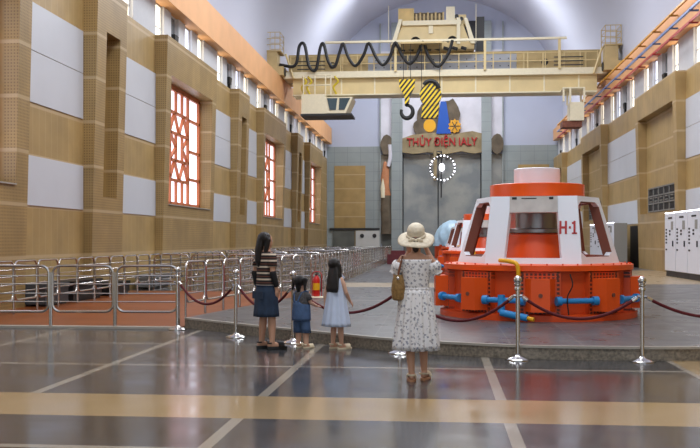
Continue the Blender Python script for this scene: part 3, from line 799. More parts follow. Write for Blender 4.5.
# conductor rails along the right-hand beam
xb_ = XR - .42
for z, c, nm, lb in ((10.27, (226, 160, 40), 'yellow', 'yellow conductor rail, uppermost of three along the crane beam'), (9.77, (110, 134, 190), 'blue', 'blue conductor rail, middle of three along the crane beam'), (9.33, (190, 44, 40), 'red', 'red conductor rail, lowest of three along the crane beam')):
    mrail = mat(nm + '_conductor', c, .35)
    rt = thing('conductor_rail', lb, 'conductor rail', (xb_ - .25, 5, z), 0, 'conductor rails on the crane beam')
    MB().box(-.04, .04, 0, 68, -.04, .04).build('bar', mrail, rt)
    for k in range(18):
        y = 18 + 2.9 * k
        MB().box(-.08, .25, y - .06, y + .06, -.09, -.04).build('bracket', mat(nm + '_bracket', tuple(int(v * .75) for v in c), .6) if k == 0 else bpy.data.materials[nm + '_bracket'], rt)

# ------------------------------------------------------------------ queue railings
def rrect(x0, x1, z0, z1, r, y=0, n=5):
    out = []
    for cx_, cz_, a0 in ((x1 - r, z1 - r, 0), (x0 + r, z1 - r, PI / 2), (x0 + r, z0 + r, PI), (x1 - r, z0 + r, 3 * PI / 2)):
        for k in range(n + 1):
            a = a0 + PI / 2 * k / n; out.append((cx_ + r * math.cos(a), y, cz_ + r * math.sin(a)))
    return out
RW = 1.105
def rail_panel():
    t = thing('railing_panel', '', 'railing')
    MB().tube(rrect(.035, RW - .035, .28, 1.06, .13), .022, 8, closed=True).build('frame', M_steel, t, True)
    for z in (.45, .59, .75, .89): MB().tube([(.04, 0, z), (RW - .04, 0, z)], .012, 6).build('bar', M_steel, t, True)
    for x in (.012, RW - .012): MB().tube([(x, 0, 0), (x, 0, .95)], .02, 8).build('post', M_steel, t, True)
    return t
def rail_simple():
    m = MB(); m.tube(rrect(.035, RW - .035, .28, 1.06, .13, n=3), .022, 6, closed=True)
    for z in (.45, .59, .75, .89): m.tube([(.04, 0, z), (RW - .04, 0, z)], .014, 4)
    for x in (.012, RW - .012): m.tube([(x, 0, 0), (x, 0, .95)], .02, 5)
    return m.build('railing_panel', M_steel, None, True)
proto = rail_panel(); simple = rail_simple(); used = {'p': False, 's': False}
def rail_run(p0, p1, z, labels, far_label, group, near=24, zs=1.0, xs=1.0):
    d = Vector((p1[0] - p0[0], p1[1] - p0[1])); L = d.length; n = max(1, int(L / (RW * xs))); d.normalize(); a = math.atan2(d.y, d.x)
    for k in range(n):
        x, y = p0[0] + d.x * RW * xs * k, p0[1] + d.y * RW * xs * k
        if y < near:
            o = proto if not used['p'] else dup(proto); used['p'] = True
            if k < len(labels): lab, grp = labels[k], None
            else: lab, grp = far_label, group
        else:
            o = simple if not used['s'] else dup(simple); used['s'] = True
            lab, grp = far_label, group
        o.location = (x, y, z); o.rotation_euler = (0, 0, a); o.scale = (xs, 1, zs)
        tag(o, lab, 'railing', grp)
        if grp is None and 'group' in o: del o['group']
rail_run((-4.40, 15.6), (-8.86, 15.32), .0, ['steel railing panel ending at the rope post beside the platform corner', 'second steel railing panel from the rope post, along the tiled pen front', 'third steel railing panel from the rope post, along the tiled pen front', 'fourth steel railing panel from the rope post, nearest the wall'], 'steel railing panel along the pen front', 'front railing panels')
rail_run((-4.38, 15.9), (-3.28, 22.9), .17, ['first steel railing panel along the platform edge, beside the front corner', 'second steel railing panel along the platform edge from the front corner', 'third steel railing panel along the platform edge from the front corner', 'fourth steel railing panel along the platform edge from the front corner', 'fifth steel railing panel along the platform edge from the front corner'], 'steel railing panel along the platform edge past the striped-shirt woman', 'railing panels along the platform edge', zs=.9, xs=.78)
rail_run((-3.2, 23.2), (-3.08, 60.5), .17, [], 'steel railing panel in the long run down the platform side of the pen', 'railing panels of the long platform run', zs=.9, xs=.78)
rail_run((-8.5, 17.0), (-8.5, 61), .012, [], 'steel railing panel in the run along the tan wall', 'railing panels along the tan wall', near=21)
for i, (yy, nm) in enumerate(((27.0, 'first'), (31.5, 'second'), (36.5, 'third'), (42.0, 'fourth'), (49.0, 'fifth'), (58.0, 'sixth'))):
    rail_run((-8.4, yy), (-3.4, yy), .012, [], 'steel railing panel in the %s row across the pen' % nm, 'railing panels of the %s cross row' % nm)
rail_run((-6.0, 27.3), (-6.0, 58), .012, [], 'steel railing panel in the run down the middle of the pen', 'railing panels down the middle of the pen')
M_case = mat('dark_grey_case', (74, 76, 80), .55, noise=.1); M_caseb = mat('black_case', (26, 26, 28), .5)
def chest(name, label, loc, sx, sy, h, m):
    t = thing(name, label, 'case', loc)
    MB().box(-sx / 2, sx / 2, -sy / 2, sy / 2, .05, h - .12).build('body', m, t)
    MB().box(-sx / 2 - .02, sx / 2 + .02, -sy / 2 - .02, sy / 2 + .02, h - .12, h).build('lid', m, t)
    for x in (-sx / 2 + .08, sx / 2 - .08): MB().box(x - .05, x + .05, -sy / 2 + .05, sy / 2 - .05, 0, .05).build('foot', M_dark, t)
    return t
chest('equipment_case', 'dark grey case standing at the foot of the tan wall nearest the camera', (-8.98, 20.8, .012), .5, 1.3, .5, M_case)
chest('equipment_case', 'black case at the foot of the tan wall next to the dark grey one', (-8.98, 22.7, .012), .5, 1.9, .5, M_caseb)
chest('equipment_case', 'low black case at the foot of the wall pillar with the narrow niche', (-8.9, 25.0, .012), .4, 1.5, .36, M_caseb)
chest('equipment_case', 'grey metal case by the wall, just past the first cross row of railings', (-9.0, 28.9, .012), .5, 1.9, .42, mat('grey_case', (120, 120, 120), .5))

# ------------------------------------------------------------------ rope barrier
def post(label, x, y, z=0):
    t = thing('rope_post', label, 'rope post', (x, y, z))
    MB().lathe([(.16, 0), (.16, .012), (.13, .03), (.05, .05), (.03, .07)], seg=28).build('base', M_chrome, t, True)
    MB().lathe([(.027, .05), (.027, .90)], seg=16).build('pole', M_chrome, t, True)
    MB().lathe([(.04, .87), (.042, .88), (.042, .905), (.03, .92), (.045, .935), (.045, .95), (.03, .96)], seg=20).build('collar', M_chrome, t, True)
    MB().ball((0, 0, 1.0), .052, seg=18, rings=12).build('ball_finial', M_chrome, t, 'all')
    MB().tube([(-.055, 0, .80), (.055, 0, .80)], .02, 8).build('rope_ring', M_chrome, t, True)
    return t
PP = [(-4.38, 15.40), (-3.13, 14.25), (-2.13, 13.55), (-.53, 12.45), (.97, 11.92), (2.48, 11.88), (4.35, 12.2)]
for (x, y), lab in zip(PP, ('steel rope post at the end of the front railing', 'steel rope post beside the woman in the striped shirt', 'steel rope post hidden behind the small child', 'steel rope post hidden behind the woman in the floral dress', 'steel rope post in front of the yellow vent pipe of the H-1 generator', 'steel rope post in front of the outer edge of the H-1 generator', 'steel rope post past the H-1 generator at the picture edge')):
    post(lab, x, y)
sag = (.32, .30, .30, .33, .27, .25)
for i in range(6):
    a, b_ = Vector((*PP[i], .79)), Vector((*PP[i + 1], .79)); d = (b_ - a).normalized()
    a = a + d * .06; b_ = b_ - d * .06; pts = []
    for k in range(21):
        t_ = k / 20; p = a.lerp(b_, t_); p.z -= sag[i] * 4 * t_ * (1 - t_); pts.append(p)
    lab = ('maroon rope between the railing end post and the next post', 'maroon rope passing behind the striped-shirt woman', 'maroon rope passing behind the girl in the pale blue dress', 'maroon rope starting behind the floral dress woman and running to the vent pipe post', 'maroon rope hanging across the front of the H-1 generator', 'maroon rope going past the outer post out of the picture')[i]
    rp = thing('barrier_rope', lab, 'rope', a)
    MB().tube([p - a for p in pts], .02, 10).build('rope', M_rope, rp, True)
    for e, q in ((pts[0], pts[1]), (pts[-1], pts[-2])):
        dd = (q - e).normalized(); MB().tube([e - a, e + dd * .07 - a], .024, 10).build('end_clip', M_chrome, rp, True)

# fire extinguisher in its stand
fx = thing('fire_extinguisher', 'red fire extinguisher with yellow label standing behind the two children', 'fire extinguisher', (-2.85, 21.6, .2)); fx.scale = (.72, .72, .72)
MB().lathe([(.10, 0), (.115, .02), (.115, .52), (.09, .60), (.04, .65), (.04, .68)], seg=24).build('cylinder', mat('extinguisher_red', (206, 30, 24), .3), fx, True)
MB().lathe([(.117, .2), (.117, .42)], seg=24, cap=False).build('label', M_yellow, fx, True)
MB().box(-.02, .02, -.1, .05, .68, .72).box(-.02, .02, -.12, .03, .74, .77).build('handle', M_black, fx)
MB().tube(curve_pts([(.03, 0, .7), (.14, -.02, .62), (.15, -.03, .35), (.14, -.02, .15)]), .014, 8).build('hose', M_black, fx, True)
st = thing('extinguisher_stand', 'red frame stand holding the fire extinguisher on the platform', 'stand', (-2.85, 21.6, .17)); st.scale = (.74, .74, .74)
MB().lathe([(.26, 0), (.26, .012), (.2, .03)], seg=24).build('base', M_creaml, st, True)
MB().tube([(-.15, .13, .02), (-.15, .13, .72), (-.08, .13, .8), (.08, .13, .8), (.15, .13, .72), (.15, .13, .02)], .016, 8).build('frame', M_redtxt, st, True)

# ------------------------------------------------------------------ electrical cabinets
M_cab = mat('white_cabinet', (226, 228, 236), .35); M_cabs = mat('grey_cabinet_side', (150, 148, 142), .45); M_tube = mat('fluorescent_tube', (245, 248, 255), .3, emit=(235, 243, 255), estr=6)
def cabinet(label, y, wd, x=8.35, h=2.3, marks=True, depth=.8, group=None):
    t = thing('control_cabinet', label, 'cabinet', (x, y, .17), 0, group)
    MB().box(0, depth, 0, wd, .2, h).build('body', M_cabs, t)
    MB().box(.03, depth, .0, wd, 0, .2).build('plinth', M_dark, t)
    dro = MB().box(-.025, 0, .02, wd - .02, .22, h - .02).build('door', M_cab, t)
    if marks:
        for z in (1.2, 1.32, 1.44, 1.56, 1.68, .95): MB().box(-.035, -.025, wd * .78, wd * .9, z, z + .06).build('meter', M_black, dro)
        for z in (1.5, 1.62): MB().box(-.035, -.025, wd * .45, wd * .57, z, z + .07).build('meter', M_black, dro)
        MB().box(-.035, -.025, wd * .3, wd * .65, h - .2, h - .14).build('name_strip', M_dark, dro)
        hd = MB(); hd.box(-.06, -.025, wd * .18, wd * .22, 1.1, 1.3); hd.build('handle', M_dark, dro)
        ib = MB(); ib.box(-.04, -.025, wd * .2, wd * .38, 1.7, 2.0); ib.build('display', M_cabs, dro)
    MB().box(-.03, .01, .05, wd - .05, h + .005, h + .03).build('light_strip', M_tube, t)
    return t
for i, lab in enumerate(('white control cabinet at the far end of the near bank, beside the tan pillar', 'second white control cabinet of the near bank, counted from the tan pillar', 'third white control cabinet of the near bank, counted from the tan pillar', 'fourth white control cabinet of the near bank, at the picture edge')):
    cabinet(lab, 34.35 - 1.6 * i, 1.58)
for i, lab in enumerate(('white control cabinet behind the H-1 generator with its grey flank showing', 'second white control cabinet behind the H-1 generator, seen through its window opening', 'third white control cabinet behind the H-1 generator, farthest of its bank')):
    cabinet(lab, 46.3 + 2.4 * i, 2.35, h=2.15, depth=.62)

# ------------------------------------------------------------------ people
M_skin = mat('skin', (206, 158, 130), .55); M_skin2 = mat('skin_fair', (218, 172, 146), .55)
M_hair = mat('black_hair', (22, 18, 18), .45, bump=.0); g = NG(M_hair)
wv = g.nt.nodes.new('ShaderNodeTexWave'); wv.inputs['Scale'].default_value = 40; wv.inputs['Distortion'].default_value = 2; wv.bands_direction = 'X'
g.link(g.co, wv.inputs[0]); g.bump(wv.outputs[1], .5, .01)
M_eye = mat('eye', (240, 238, 235), .2); M_iris = mat('iris', (30, 20, 16), .2); M_lips = mat('lips', (176, 92, 86), .5)

def lerp(a, b, t): return Vector(a).lerp(Vector(b), t)
def make_hand(mb, wrist, d, palm_n, s, curl=.5, side=1):
    """palm, four jointed fingers and a thumb; d = direction the hand points, palm_n = palm normal"""
    d = Vector(d).normalized(); n = Vector(palm_n); n = (n - d * n.dot(d)).normalized(); a = d.cross(n).normalized() * side   # a: towards the thumb
    w = Vector(wrist)
    L = .085 * s
    for k in (-1, 0, 1): mb.cone(w + a * .008 * k * s, .019 * s, w + d * L + a * .020 * k * s, .0135 * s, 8)
    for k, ln in zip((1.5, .5, -.5, -1.5), (.92, 1.0, .94, .76)):
        p = w + d * L + a * .0175 * k * s; dirv = d.copy()
        for j, sl in enumerate((.036, .026, .021)):
            ang = curl * (.5 if j == 0 else .8); ax = d.cross(n)
            dirv = (Matrix.Rotation(ang, 4, ax) @ dirv)
            q = p + dirv * sl * ln * s
            mb.cone(p, .0088 * s * (1 - .08 * j), q, .0082 * s * (1 - .1 * j), 8); p = q
    p = w + d * .025 * s + a * .022 * s; dirv = (d * .75 + a * .65 + n * .25).normalized()
    for sl in (.036, .030, .024):
        q = p + dirv * sl * s; mb.cone(p, .0115 * s, q, .0098 * s, 8); p = q; dirv = (dirv + d * .35 + n * .15).normalized()

def person(label, loc, rz, H, hd, sh, hip, arms, legs, skin, build_=1.0, vox=.0065, group=None):
    """One continuous body. Faces +Y. arms/legs: joints in metres for (-x, +x) sides; hd = head height."""
    root = thing('person', label, 'person', loc, rz, group)
    mb = MB(); k = build_; zs = arms['z']; neck = H - hd * 1.02
    hz = H - hd * .5
    # trunk: rounded loft with waist
    cz = legs['crotch']
    prof = [(cz - .02 * H, hip * .80, hip * .62), (cz + .03 * H, hip, hip * .72), (cz + .08 * H, hip * .98, hip * .70), (cz + .14 * H, hip * .84, hip * .56), (cz + (zs - cz) * .62, sh * .74, hip * .62), (cz + (zs - cz) * .85, sh * .86, hip * .64), (zs + .0 * H, sh * .80, hip * .48), (zs + .022 * H, sh * .45, hip * .38), (zs + .035 * H, hd * .23, hd * .24)]
    mb.loft([[(rx_ * math.cos(2 * PI * i / 20), ry_ * math.sin(2 * PI * i / 20), z) for i in range(20)] for z, rx_, ry_ in prof])
    mb.cone((0, 0, zs), hd * .25, (0, .012, H - hd * .72), hd * .23, 14)
    # head: skull, face, jaw, nose, ears
    mb.ball((0, -.004, hz + hd * .08), hd * .345, hd * .42, hd * .42, 20, 14)
    mb.ball((0, hd * .10, hz - hd * .16), hd * .285, hd * .30, hd * .33, 18, 12)
    mb.cone((0, hd * .385, hz + hd * .04), hd * .03, (0, hd * .44, hz - hd * .10), hd * .05, 8)
    for s in (-1, 1): mb.ball((s * hd * .35, 0, hz - hd * .03), hd * .045, hd * .085, hd * .12, 10, 8)
    for si, s in ((0, -1), (1, 1)):
        S, E_, W = [Vector(p) for p in arms['j'][si]]
        r0, r1, r2 = [v * k for v in arms['r']]
        mb.cone(S - Vector((s * .02, 0, 0)), r0 * 1.05, lerp(S, E_, .35), r0, 12); mb.cone(lerp(S, E_, .3), r0, E_, r1, 12); mb.cone(E_, r1, lerp(E_, W, .35), r1 * 1.02, 12); mb.cone(lerp(E_, W, .3), r1, W, r2, 12)
        make_hand(mb, W, arms['hd'][si], arms['pn'][si], arms['hs'], .35, s * arms.get('ts', 1))
        Hp, K, A = [Vector(p) for p in legs['j'][si]]
        q0, q1, q2 = [v * k for v in legs['r']]
        mb.cone(Hp, q0, K, q1, 14); mb.cone(K, q1, lerp(K, A, .3), q1 * 1.02, 14); mb.cone(lerp(K, A, .28), q1 * 1.02, A, q2, 14)
        f = Vector(legs['toe'][si]); f.normalize(); fl2 = legs['foot']
        heel = A + Vector((0, 0, -A.z + legs['sole'][si] + fl2 * .13)) - f * fl2 * .16
        mb.cone(A, q2 * .98, heel, fl2 * .13, 10)
        ball_ = heel + f * fl2 * .58; ball_.z = legs['sole'][si] + fl2 * .10
        mb.cone(heel, fl2 * .13, ball_, fl2 * .12, 10); mb.cone(lerp(A, heel, .3) + f * fl2 * .08, q2 * .9, ball_, fl2 * .10, 10)
        sd = Vector((f.y, -f.x, 0))
        for t_ in (-1.4, -.7, 0, .7, 1.4):
            b0 = ball_ + sd * t_ * fl2 * .085; b0.z = legs['sole'][si] + fl2 * .055
            mb.cone(b0, fl2 * .055, b0 + f * fl2 * (.22 - .03 * abs(t_)), fl2 * .045, 8)
    o = mb.build('body', skin, root, 'all')
    m = o.modifiers.new('remesh', 'REMESH'); m.mode = 'VOXEL'; m.voxel_size = vox; m.use_smooth_shade = True
    sm = o.modifiers.new('smooth', 'SMOOTH'); sm.iterations = 4; sm.factor = .5
    for s in (-1, 1):
        e = MB().ball((s * hd * .15, hd * .335, hz + hd * .03), hd * .05, hd * .04, hd * .035, 10, 8).build('eye', M_eye, root, 'all')
        MB().ball((s * hd * .15, hd * .372, hz + hd * .03), hd * .022, hd * .012, hd * .024, 8, 6).build('iris', M_iris, e, 'all')
    MB().ball((0, hd * .37, hz - hd * .25), hd * .10, hd * .03, hd * .035, 10, 8).build('mouth', M_lips, root, 'all')
    return root, hz
def ering(z, rx_, ry_, cx=0, cy=0, n=48, fold=0, nf=9, ph=0):
    return [((rx_ + fold * math.cos(nf * a + ph)) * math.cos(a) + cx, (ry_ + fold * math.cos(nf * a + ph)) * math.sin(a) + cy, z) for a in [2 * PI * i / n for i in range(n)]]
def cloth(name, rings, m, root, thick=.006):
    o = MB().loft(rings, cap=False).build(name, m, root, 'all')
    s = o.modifiers.new('solid', 'SOLIDIFY'); s.thickness = thick; s.offset = 0
    return o
def blobby(name, fn, m, root, vox=.008, it=5):
    mb = MB(); fn(mb); o = mb.build(name, m, root, 'all')
    r = o.modifiers.new('remesh', 'REMESH'); r.mode = 'VOXEL'; r.voxel_size = vox; r.use_smooth_shade = True
    s = o.modifiers.new('smooth', 'SMOOTH'); s.iterations = it
    return o
def sandal(root, A, f, fl2, sole_z, m, mstrap, th=.03, name='sandal', upper=False):
    f = Vector(f).normalized(); sd = Vector((f.y, -f.x, 0)); c = Vector((A[0], A[1], 0)) + f * fl2 * .26
    def outl(z, g_): return [c + f * math.cos(a) * (fl2 * .56 + g_) + sd * math.sin(a) * (fl2 * (.20 + .03 * math.cos(a)) + g_) + Vector((0, 0, z)) for a in [2 * PI * i / 24 for i in range(24)]]
    o = MB().loft([outl(sole_z - th, 0), outl(sole_z - th * .3, .004), outl(sole_z, 0)]).build(name, m, root, True)
    sb = MB()
    for t_, w_ in ((.28, .20), (.12, .21)):
        p = c + f * fl2 * t_
        for off in (-.012, 0, .012):
            sb.tube([p + f * off + sd * fl2 * w_ * math.cos(a) + Vector((0, 0, sole_z - .004 + fl2 * .25 * math.sin(a))) for a in [PI * i / 8 for i in range(9)]], .009, 6)
    h = c - f * fl2 * .34
    sb.tube([h + sd * fl2 * .19 * math.cos(a) - f * fl2 * .16 * math.sin(a) + Vector((0, 0, sole_z + fl2 * .2)) for a in [PI * i / 8 for i in range(9)]], .011, 6)
    if upper: sb.ball(c + f * fl2 * .22 + Vector((0, 0, sole_z)), fl2 * .2, fl2 * .2, fl2 * .26, 14, 8)
    sb.build('strap', mstrap, o, True)

# --- woman with straw hat, floral dress
M_dress = mat('floral_cotton', (232, 230, 230), .8); g = NG(M_dress)
vo = g.nt.nodes.new('ShaderNodeTexVoronoi'); vo.inputs['Scale'].default_value = 27; vo.inputs['Randomness'].default_value = .8
wp = g.nt.nodes.new('ShaderNodeVectorMath'); wp.operation = 'ADD'; nn_ = g.nt.nodes.new('ShaderNodeTexNoise'); nn_.inputs['Scale'].default_value = 60
sc_ = g.nt.nodes.new('ShaderNodeVectorMath'); sc_.operation = 'SCALE'; sc_.inputs['Scale'].default_value = .035
g.link(g.co, nn_.inputs['Vector']); g.link(nn_.outputs['Color'], sc_.inputs[0]); g.link(g.co, wp.inputs[0]); g.link(sc_.outputs[0], wp.inputs[1]); g.link(wp.outputs[0], vo.inputs['Vector'])
d1 = g.m('LESS_THAN', vo.outputs['Distance'], .36)
hue = g.nt.nodes.new('ShaderNodeSeparateColor'); g.link(vo.outputs['Color'], hue.inputs[0])
pc = g.mix(hue.outputs[0], lin((112, 120, 142)), lin((170, 164, 164)))
g.base(g.mix(g.m('MULTIPLY', d1, .8), lin((234, 232, 233)), pc))
M_straw = mat('straw', (238, 226, 202), .75, noise=.1, nscale=30, bump=.5); g = NG(M_straw)
M_strawb = mat('woven_bag_straw', (146, 114, 66), .8, noise=.3, nscale=40, bump=.8)
M_leather = mat('brown_leather', (112, 66, 42), .5)
M_sand = mat('tan_sandal', (190, 140, 104), .6); M_sandw = mat('cream_sandal', (226, 210, 180), .6); M_shoe = mat('black_shoe', (18, 18, 20), .5)
WX, WY = -.255, 10.02
arms = dict(z=1.315, j=[((-.155, 0, 1.30), (-.215, .06, 1.12), (-.09, .22, 1.36)), ((.155, 0, 1.30), (.235, .07, 1.15), (.10, .21, 1.42))], r=(.042, .035, .024), hd=[(.35, .15, .9), (-.25, .1, .95)], pn=[(.5, -.8, 0), (-.5, -.8, 0)], hs=.95)
legs = dict(crotch=.76, j=[((-.075, 0, .80), (-.068, .03, .43), (-.045, -.03, .085)), ((.075, 0, .80), (.075, .07, .44), (.085, .10, .095))], r=(.078, .05, .033), toe=[(-.05, 1, 0), (.22, 1, 0)], foot=.225, sole=[.025, .025])
wom, hz = person('woman in white floral dress and straw hat, arms raised, seen from behind', (WX, WY, 0), 0.0, 1.60, .215, .185, .165, arms, legs, M_skin)
rings = [ering(1.295, .172, .112, 0, -.002), ering(1.27, .165, .118), ering(1.20, .152, .120), ering(1.10, .142, .112), ering(1.02, .136, .105), ering(.985, .138, .106)]
cloth('dress_bodice', rings, M_dress, wom)
rings = []
for i in range(14):
    t_ = i / 13; z = .99 - .655 * t_; r = .138 + .098 * t_ ** .7
    rings.append(ering(z, r, r * .80 + .0 , .0, .005, 96, .005 + .018 * t_, 15, .6 * math.sin(3 * t_)))
sk = cloth('dress_skirt', rings, M_dress, wom)
MB().tube(ering(.987, .141, .109, n=40), .008, 6, closed=True).build('waist_seam', M_dress, wom, True)
for s in (-1, 1):
    S = Vector((s * .17, 0, 1.27)); Eb = Vector((s * .208, .03, 1.155))
    mb = MB(); ax = (Eb - S).normalized(); u = ax.cross(Vector((0, 1, 0))).normalized(); v = ax.cross(u)
    rg_ = []
    for t_, r in ((0, .050), (.15, .066), (.4, .078), (.7, .074), (.92, .058), (1.0, .068), (1.08, .074)):
        c = S.lerp(Eb, t_); rg_.append([c + (u * math.cos(a) + v * math.sin(a)) * (r + .005 * math.cos(9 * a)) for a in [2 * PI * i / 45 for i in range(45)]])
    o = mb.loft(rg_, cap=False).build('puff_sleeve', M_dress, wom, 'all'); sm_ = o.modifiers.new('solid', 'SOLIDIFY'); sm_.thickness = .005
hatz = 1.535
hat = MB()
brim = []
for t_ in (0, .2, .5, .8, 1.0):
    r = .092 + .105 * t_
    brim.append([(r * math.cos(a), r * math.sin(a) * 1.0, hatz + .01 - .05 * t_ ** 1.6 + .012 * t_ * math.sin(3 * a + .5)) for a in [2 * PI * i / 48 for i in range(48)]])
crown = [[(r * math.cos(a), r * math.sin(a), hatz + z) for a in [2 * PI * i / 48 for i in range(48)]] for r, z in ((.092, .01), (.094, .04), (.092, .08), (.080, .115), (.055, .138), (.02, .147))]
hat.loft(list(reversed(brim)) + crown[1:], cap=False); hat.bm.faces.new([v for v in hat.bm.verts][-48:])
ho = hat.build('straw_hat', M_straw, wom, 'all'); sm_ = ho.modifiers.new('solid', 'SOLIDIFY'); sm_.thickness = .005
MB().tube([(.097 * math.cos(a), .097 * math.sin(a), hatz + .022) for a in [2 * PI * i / 40 for i in range(40)]], .012, 6, closed=True).build('hat_band', M_straw, ho, True)
bw = MB()
for s in (-1, 1): bw.ball((s * .04, -.118, hatz + .015), .04, .014, .022, 12, 8, Matrix.Rotation(s * .3, 3, 'Y'))
bw.ball((0, -.122, hatz + .015), .015, seg=10, rings=8); bw.tube([(.0, -.12, hatz + .01), (.02, -.15, hatz - .02), (.03, -.17, hatz - .05)], .008, 6)
bw.build('bow', M_straw, ho, 'all')
HT = Matrix.Translation((0, 0, hatz + .03)) @ Matrix.Rotation(math.radians(27), 4, 'X') @ Matrix.Translation((0, 0, -hatz - .03))
ho.matrix_local = HT
def hair_a(mb):
    mb.ball((0, -.018, 1.50), .084, .080, .075, 18, 12)
    mb.cone((0, -.055, 1.48), .055, (0, -.065, 1.40), .035, 14)
blobby('hair', hair_a, mat('dark_brown_hair', (44, 28, 24), .5), wom)
for si in (0, 1): sandal(wom, legs['j'][si][2], legs['toe'][si], .235, .025, M_sand, M_sandw)
bag = thing('straw_bag', 'woven straw bag hanging at the hip of the floral dress woman', 'bag', (WX - .185, WY - .02, .86))
rg_ = []
for z, rx_, ry_ in ((0, .05, .09), (.02, .07, .12), (.12, .078, .135), (.22, .062, .12), (.27, .045, .10)):
    rg_.append([(rx_ * math.cos(a), ry_ * math.sin(a), z) for a in [2 * PI * i / 32 for i in range(32)]])
MB().loft(rg_).build('bag_body', M_strawb, bag, True)
MB().tube(curve_pts([(.0, -.09, .25), (.012, -.07, .33), (.03, -.05, .40), (.045, -.02, .47)]), .011, 8).build('strap', M_leather, bag, True)
MB().tube(curve_pts([(.0, .09, .25), (.005, .07, .33), (.02, .04, .41), (.045, -.0, .47)]), .011, 8).build('strap', M_leather, bag, True)
MB().ball((0, -.12, .235), .018, seg=10, rings=8).build('clasp', M_chrome, bag, 'all')

# --- woman in striped shirt and denim skirt
M_shirt = mat('striped_knit', (210, 190, 170), .85); g = NG(M_shirt)
k1 = g.every(g.z, .03, .085, .0115); k2 = g.every(g.z, .03 + .04, .085, .007)
g.base(g.mix(k2, g.mix(k1, lin((34, 26, 26)), lin((206, 188, 168))), lin((96, 56, 44))))
M_denim = mat('dark_denim', (38, 54, 76), .85, noise=.2, nscale=12, bump=.2); M_denim2 = mat('blue_denim', (72, 96, 132), .85, noise=.18, nscale=14, bump=.2)
arms = dict(z=1.31, j=[((-.145, 0, 1.29), (-.215, -.05, 1.06), (-.215, -.01, .86)), ((.145, 0, 1.29), (.185, -.02, 1.06), (.175, .05, .86))], r=(.042, .036, .025), hd=[(-.05, .12, -1), (-.02, .15, -1)], pn=[(1, 0, 0), (-1, 0, 0)], hs=.95, ts=1)
legs = dict(crotch=.74, j=[((-.085, 0, .78), (-.09, .01, .43), (-.105, -.01, .10)), ((.085, 0, .78), (.09, .03, .43), (.10, .03, .10))], r=(.082, .054, .036), toe=[(.1, 1, 0), (.3, 1, 0)], foot=.24, sole=[.035, .035])
w2, hz = person('woman in striped shirt and denim skirt, seen from behind beside a rope post', (-2.37, 12.72, 0), -.8, 1.59, .215, .168, .158, arms, legs, M_skin)
rings = [ering(1.345, .095, .085), ering(1.325, .13, .095), ering(1.29, .16, .112), ering(1.22, .156, .120), ering(1.10, .150, .118), ering(.98, .150, .120), ering(.90, .162, .128), ering(.87, .164, .13)]
sh_ = cloth('shirt', rings, M_shirt, w2)
for s, S, Eb in ((-1, (-.14, 0, 1.30), (-.195, -.035, 1.13)), (1, (.14, 0, 1.30), (.172, -.015, 1.13))):
    S = Vector(S); Eb = Vector(Eb); ax = (Eb - S).normalized(); u = ax.cross(Vector((0, 1, 0))).normalized(); v = ax.cross(u)
    rg_ = [[S.lerp(Eb, t_) + (u * math.cos(a) + v * math.sin(a)) * r for a in [2 * PI * i / 24 for i in range(24)]] for t_, r in ((-.1, .05), (.2, .062), (.6, .064), (1, .066))]
    o = MB().loft(rg_, cap=False).build('sleeve', M_shirt, sh_, 'all'); sm_ = o.modifiers.new('solid', 'SOLIDIFY'); sm_.thickness = .005
rings = [ering(.885, .154, .122), ering(.84, .163, .130), ering(.76, .172, .142), ering(.62, .178, .150, fold=.004), ering(.50, .184, .16, fold=.007), ering(.455, .186, .163, fold=.007)]
dsk = cloth('denim_skirt', rings, M_denim, w2, .008)
MB().tube(ering(.875, .160, .128, n=40), .012, 6, closed=True).build('waistband', M_denim, dsk, True)
for x in (-.08, .08): MB().box(x - .05, x + .05, -.145, -.13, .70, .80).build('back_pocket', M_denim, dsk)
for si in (0, 1):
    E_, W = Vector(arms['j'][si][1]), Vector(arms['j'][si][2])
    mb = MB().cone(lerp(E_, W, .05), .046, lerp(E_, W, .85), .038, 14); mb.build('arm_sleeve', mat('black_arm_sleeve', (28, 26, 28), .8) if si == 0 else bpy.data.materials['black_arm_sleeve'], w2, 'all')
def hair_b(mb):
    mb.ball((0, -.036, hz + .042), .088, .098, .088, 18, 12)
    mb.cone((0, -.09, hz + .02), .055, (.0, -.125, hz - .10), .05, 14); mb.cone((0, -.125, hz - .1), .05, (.0, -.135, hz - .26), .045, 14); mb.cone((0, -.135, hz - .26), .045, (0, -.13, hz - .34), .015, 12)
    for s in (-1, 1): mb.cone((s * .07, -.02, hz + .02), .04, (s * .065, -.05, hz - .14), .03, 12)
blobby('hair', hair_b, M_hair, w2)
for si in (0, 1): sandal(w2, legs['j'][si][2], legs['toe'][si], .26, .045, M_shoe, M_shoe, .05, 'shoe', True)

# --- girl in pale blue dress
M_pale = mat('pale_blue_cotton', (200, 212, 234), .85, noise=.05, nscale=6)
arms = dict(z=.985, j=[((-.115, 0, .97), (-.185, -.04, .76), (-.20, -.03, .60)), ((.115, 0, .97), (.15, .05, .78), (.10, .16, .66))], r=(.032, .027, .020), hd=[(-.02, .1, -1), (-.1, .7, -.6)], pn=[(1, 0, 0), (-.7, 0, -.5)], hs=.78, ts=1)
legs = dict(crotch=.55, j=[((-.06, 0, .58), (-.062, .01, .32), (-.07, 0, .075)), ((.06, 0, .58), (.065, .02, .32), (.075, .03, .075))], r=(.058, .042, .028), toe=[(.05, 1, 0), (.25, 1, 0)], foot=.18, sole=[.022, .022])
gl_, hz = person('girl with long black hair in a pale blue sleeveless dress, seen from behind', (-1.42, 12.84, 0), -.75, 1.235, .20, .135, .12, arms, legs, M_skin2, vox=.0055)
rings = [ering(1.0, .09, .075), ering(.97, .118, .085), ering(.90, .125, .095), ering(.82, .128, .102)]
for i in range(11):
    t_ = i / 10; z = .80 - .48 * t_; r = .13 + .085 * t_
    rings.append(ering(z, r, r * .84, 0, 0, 48, .003 + .012 * t_, 12, .4 * t_))
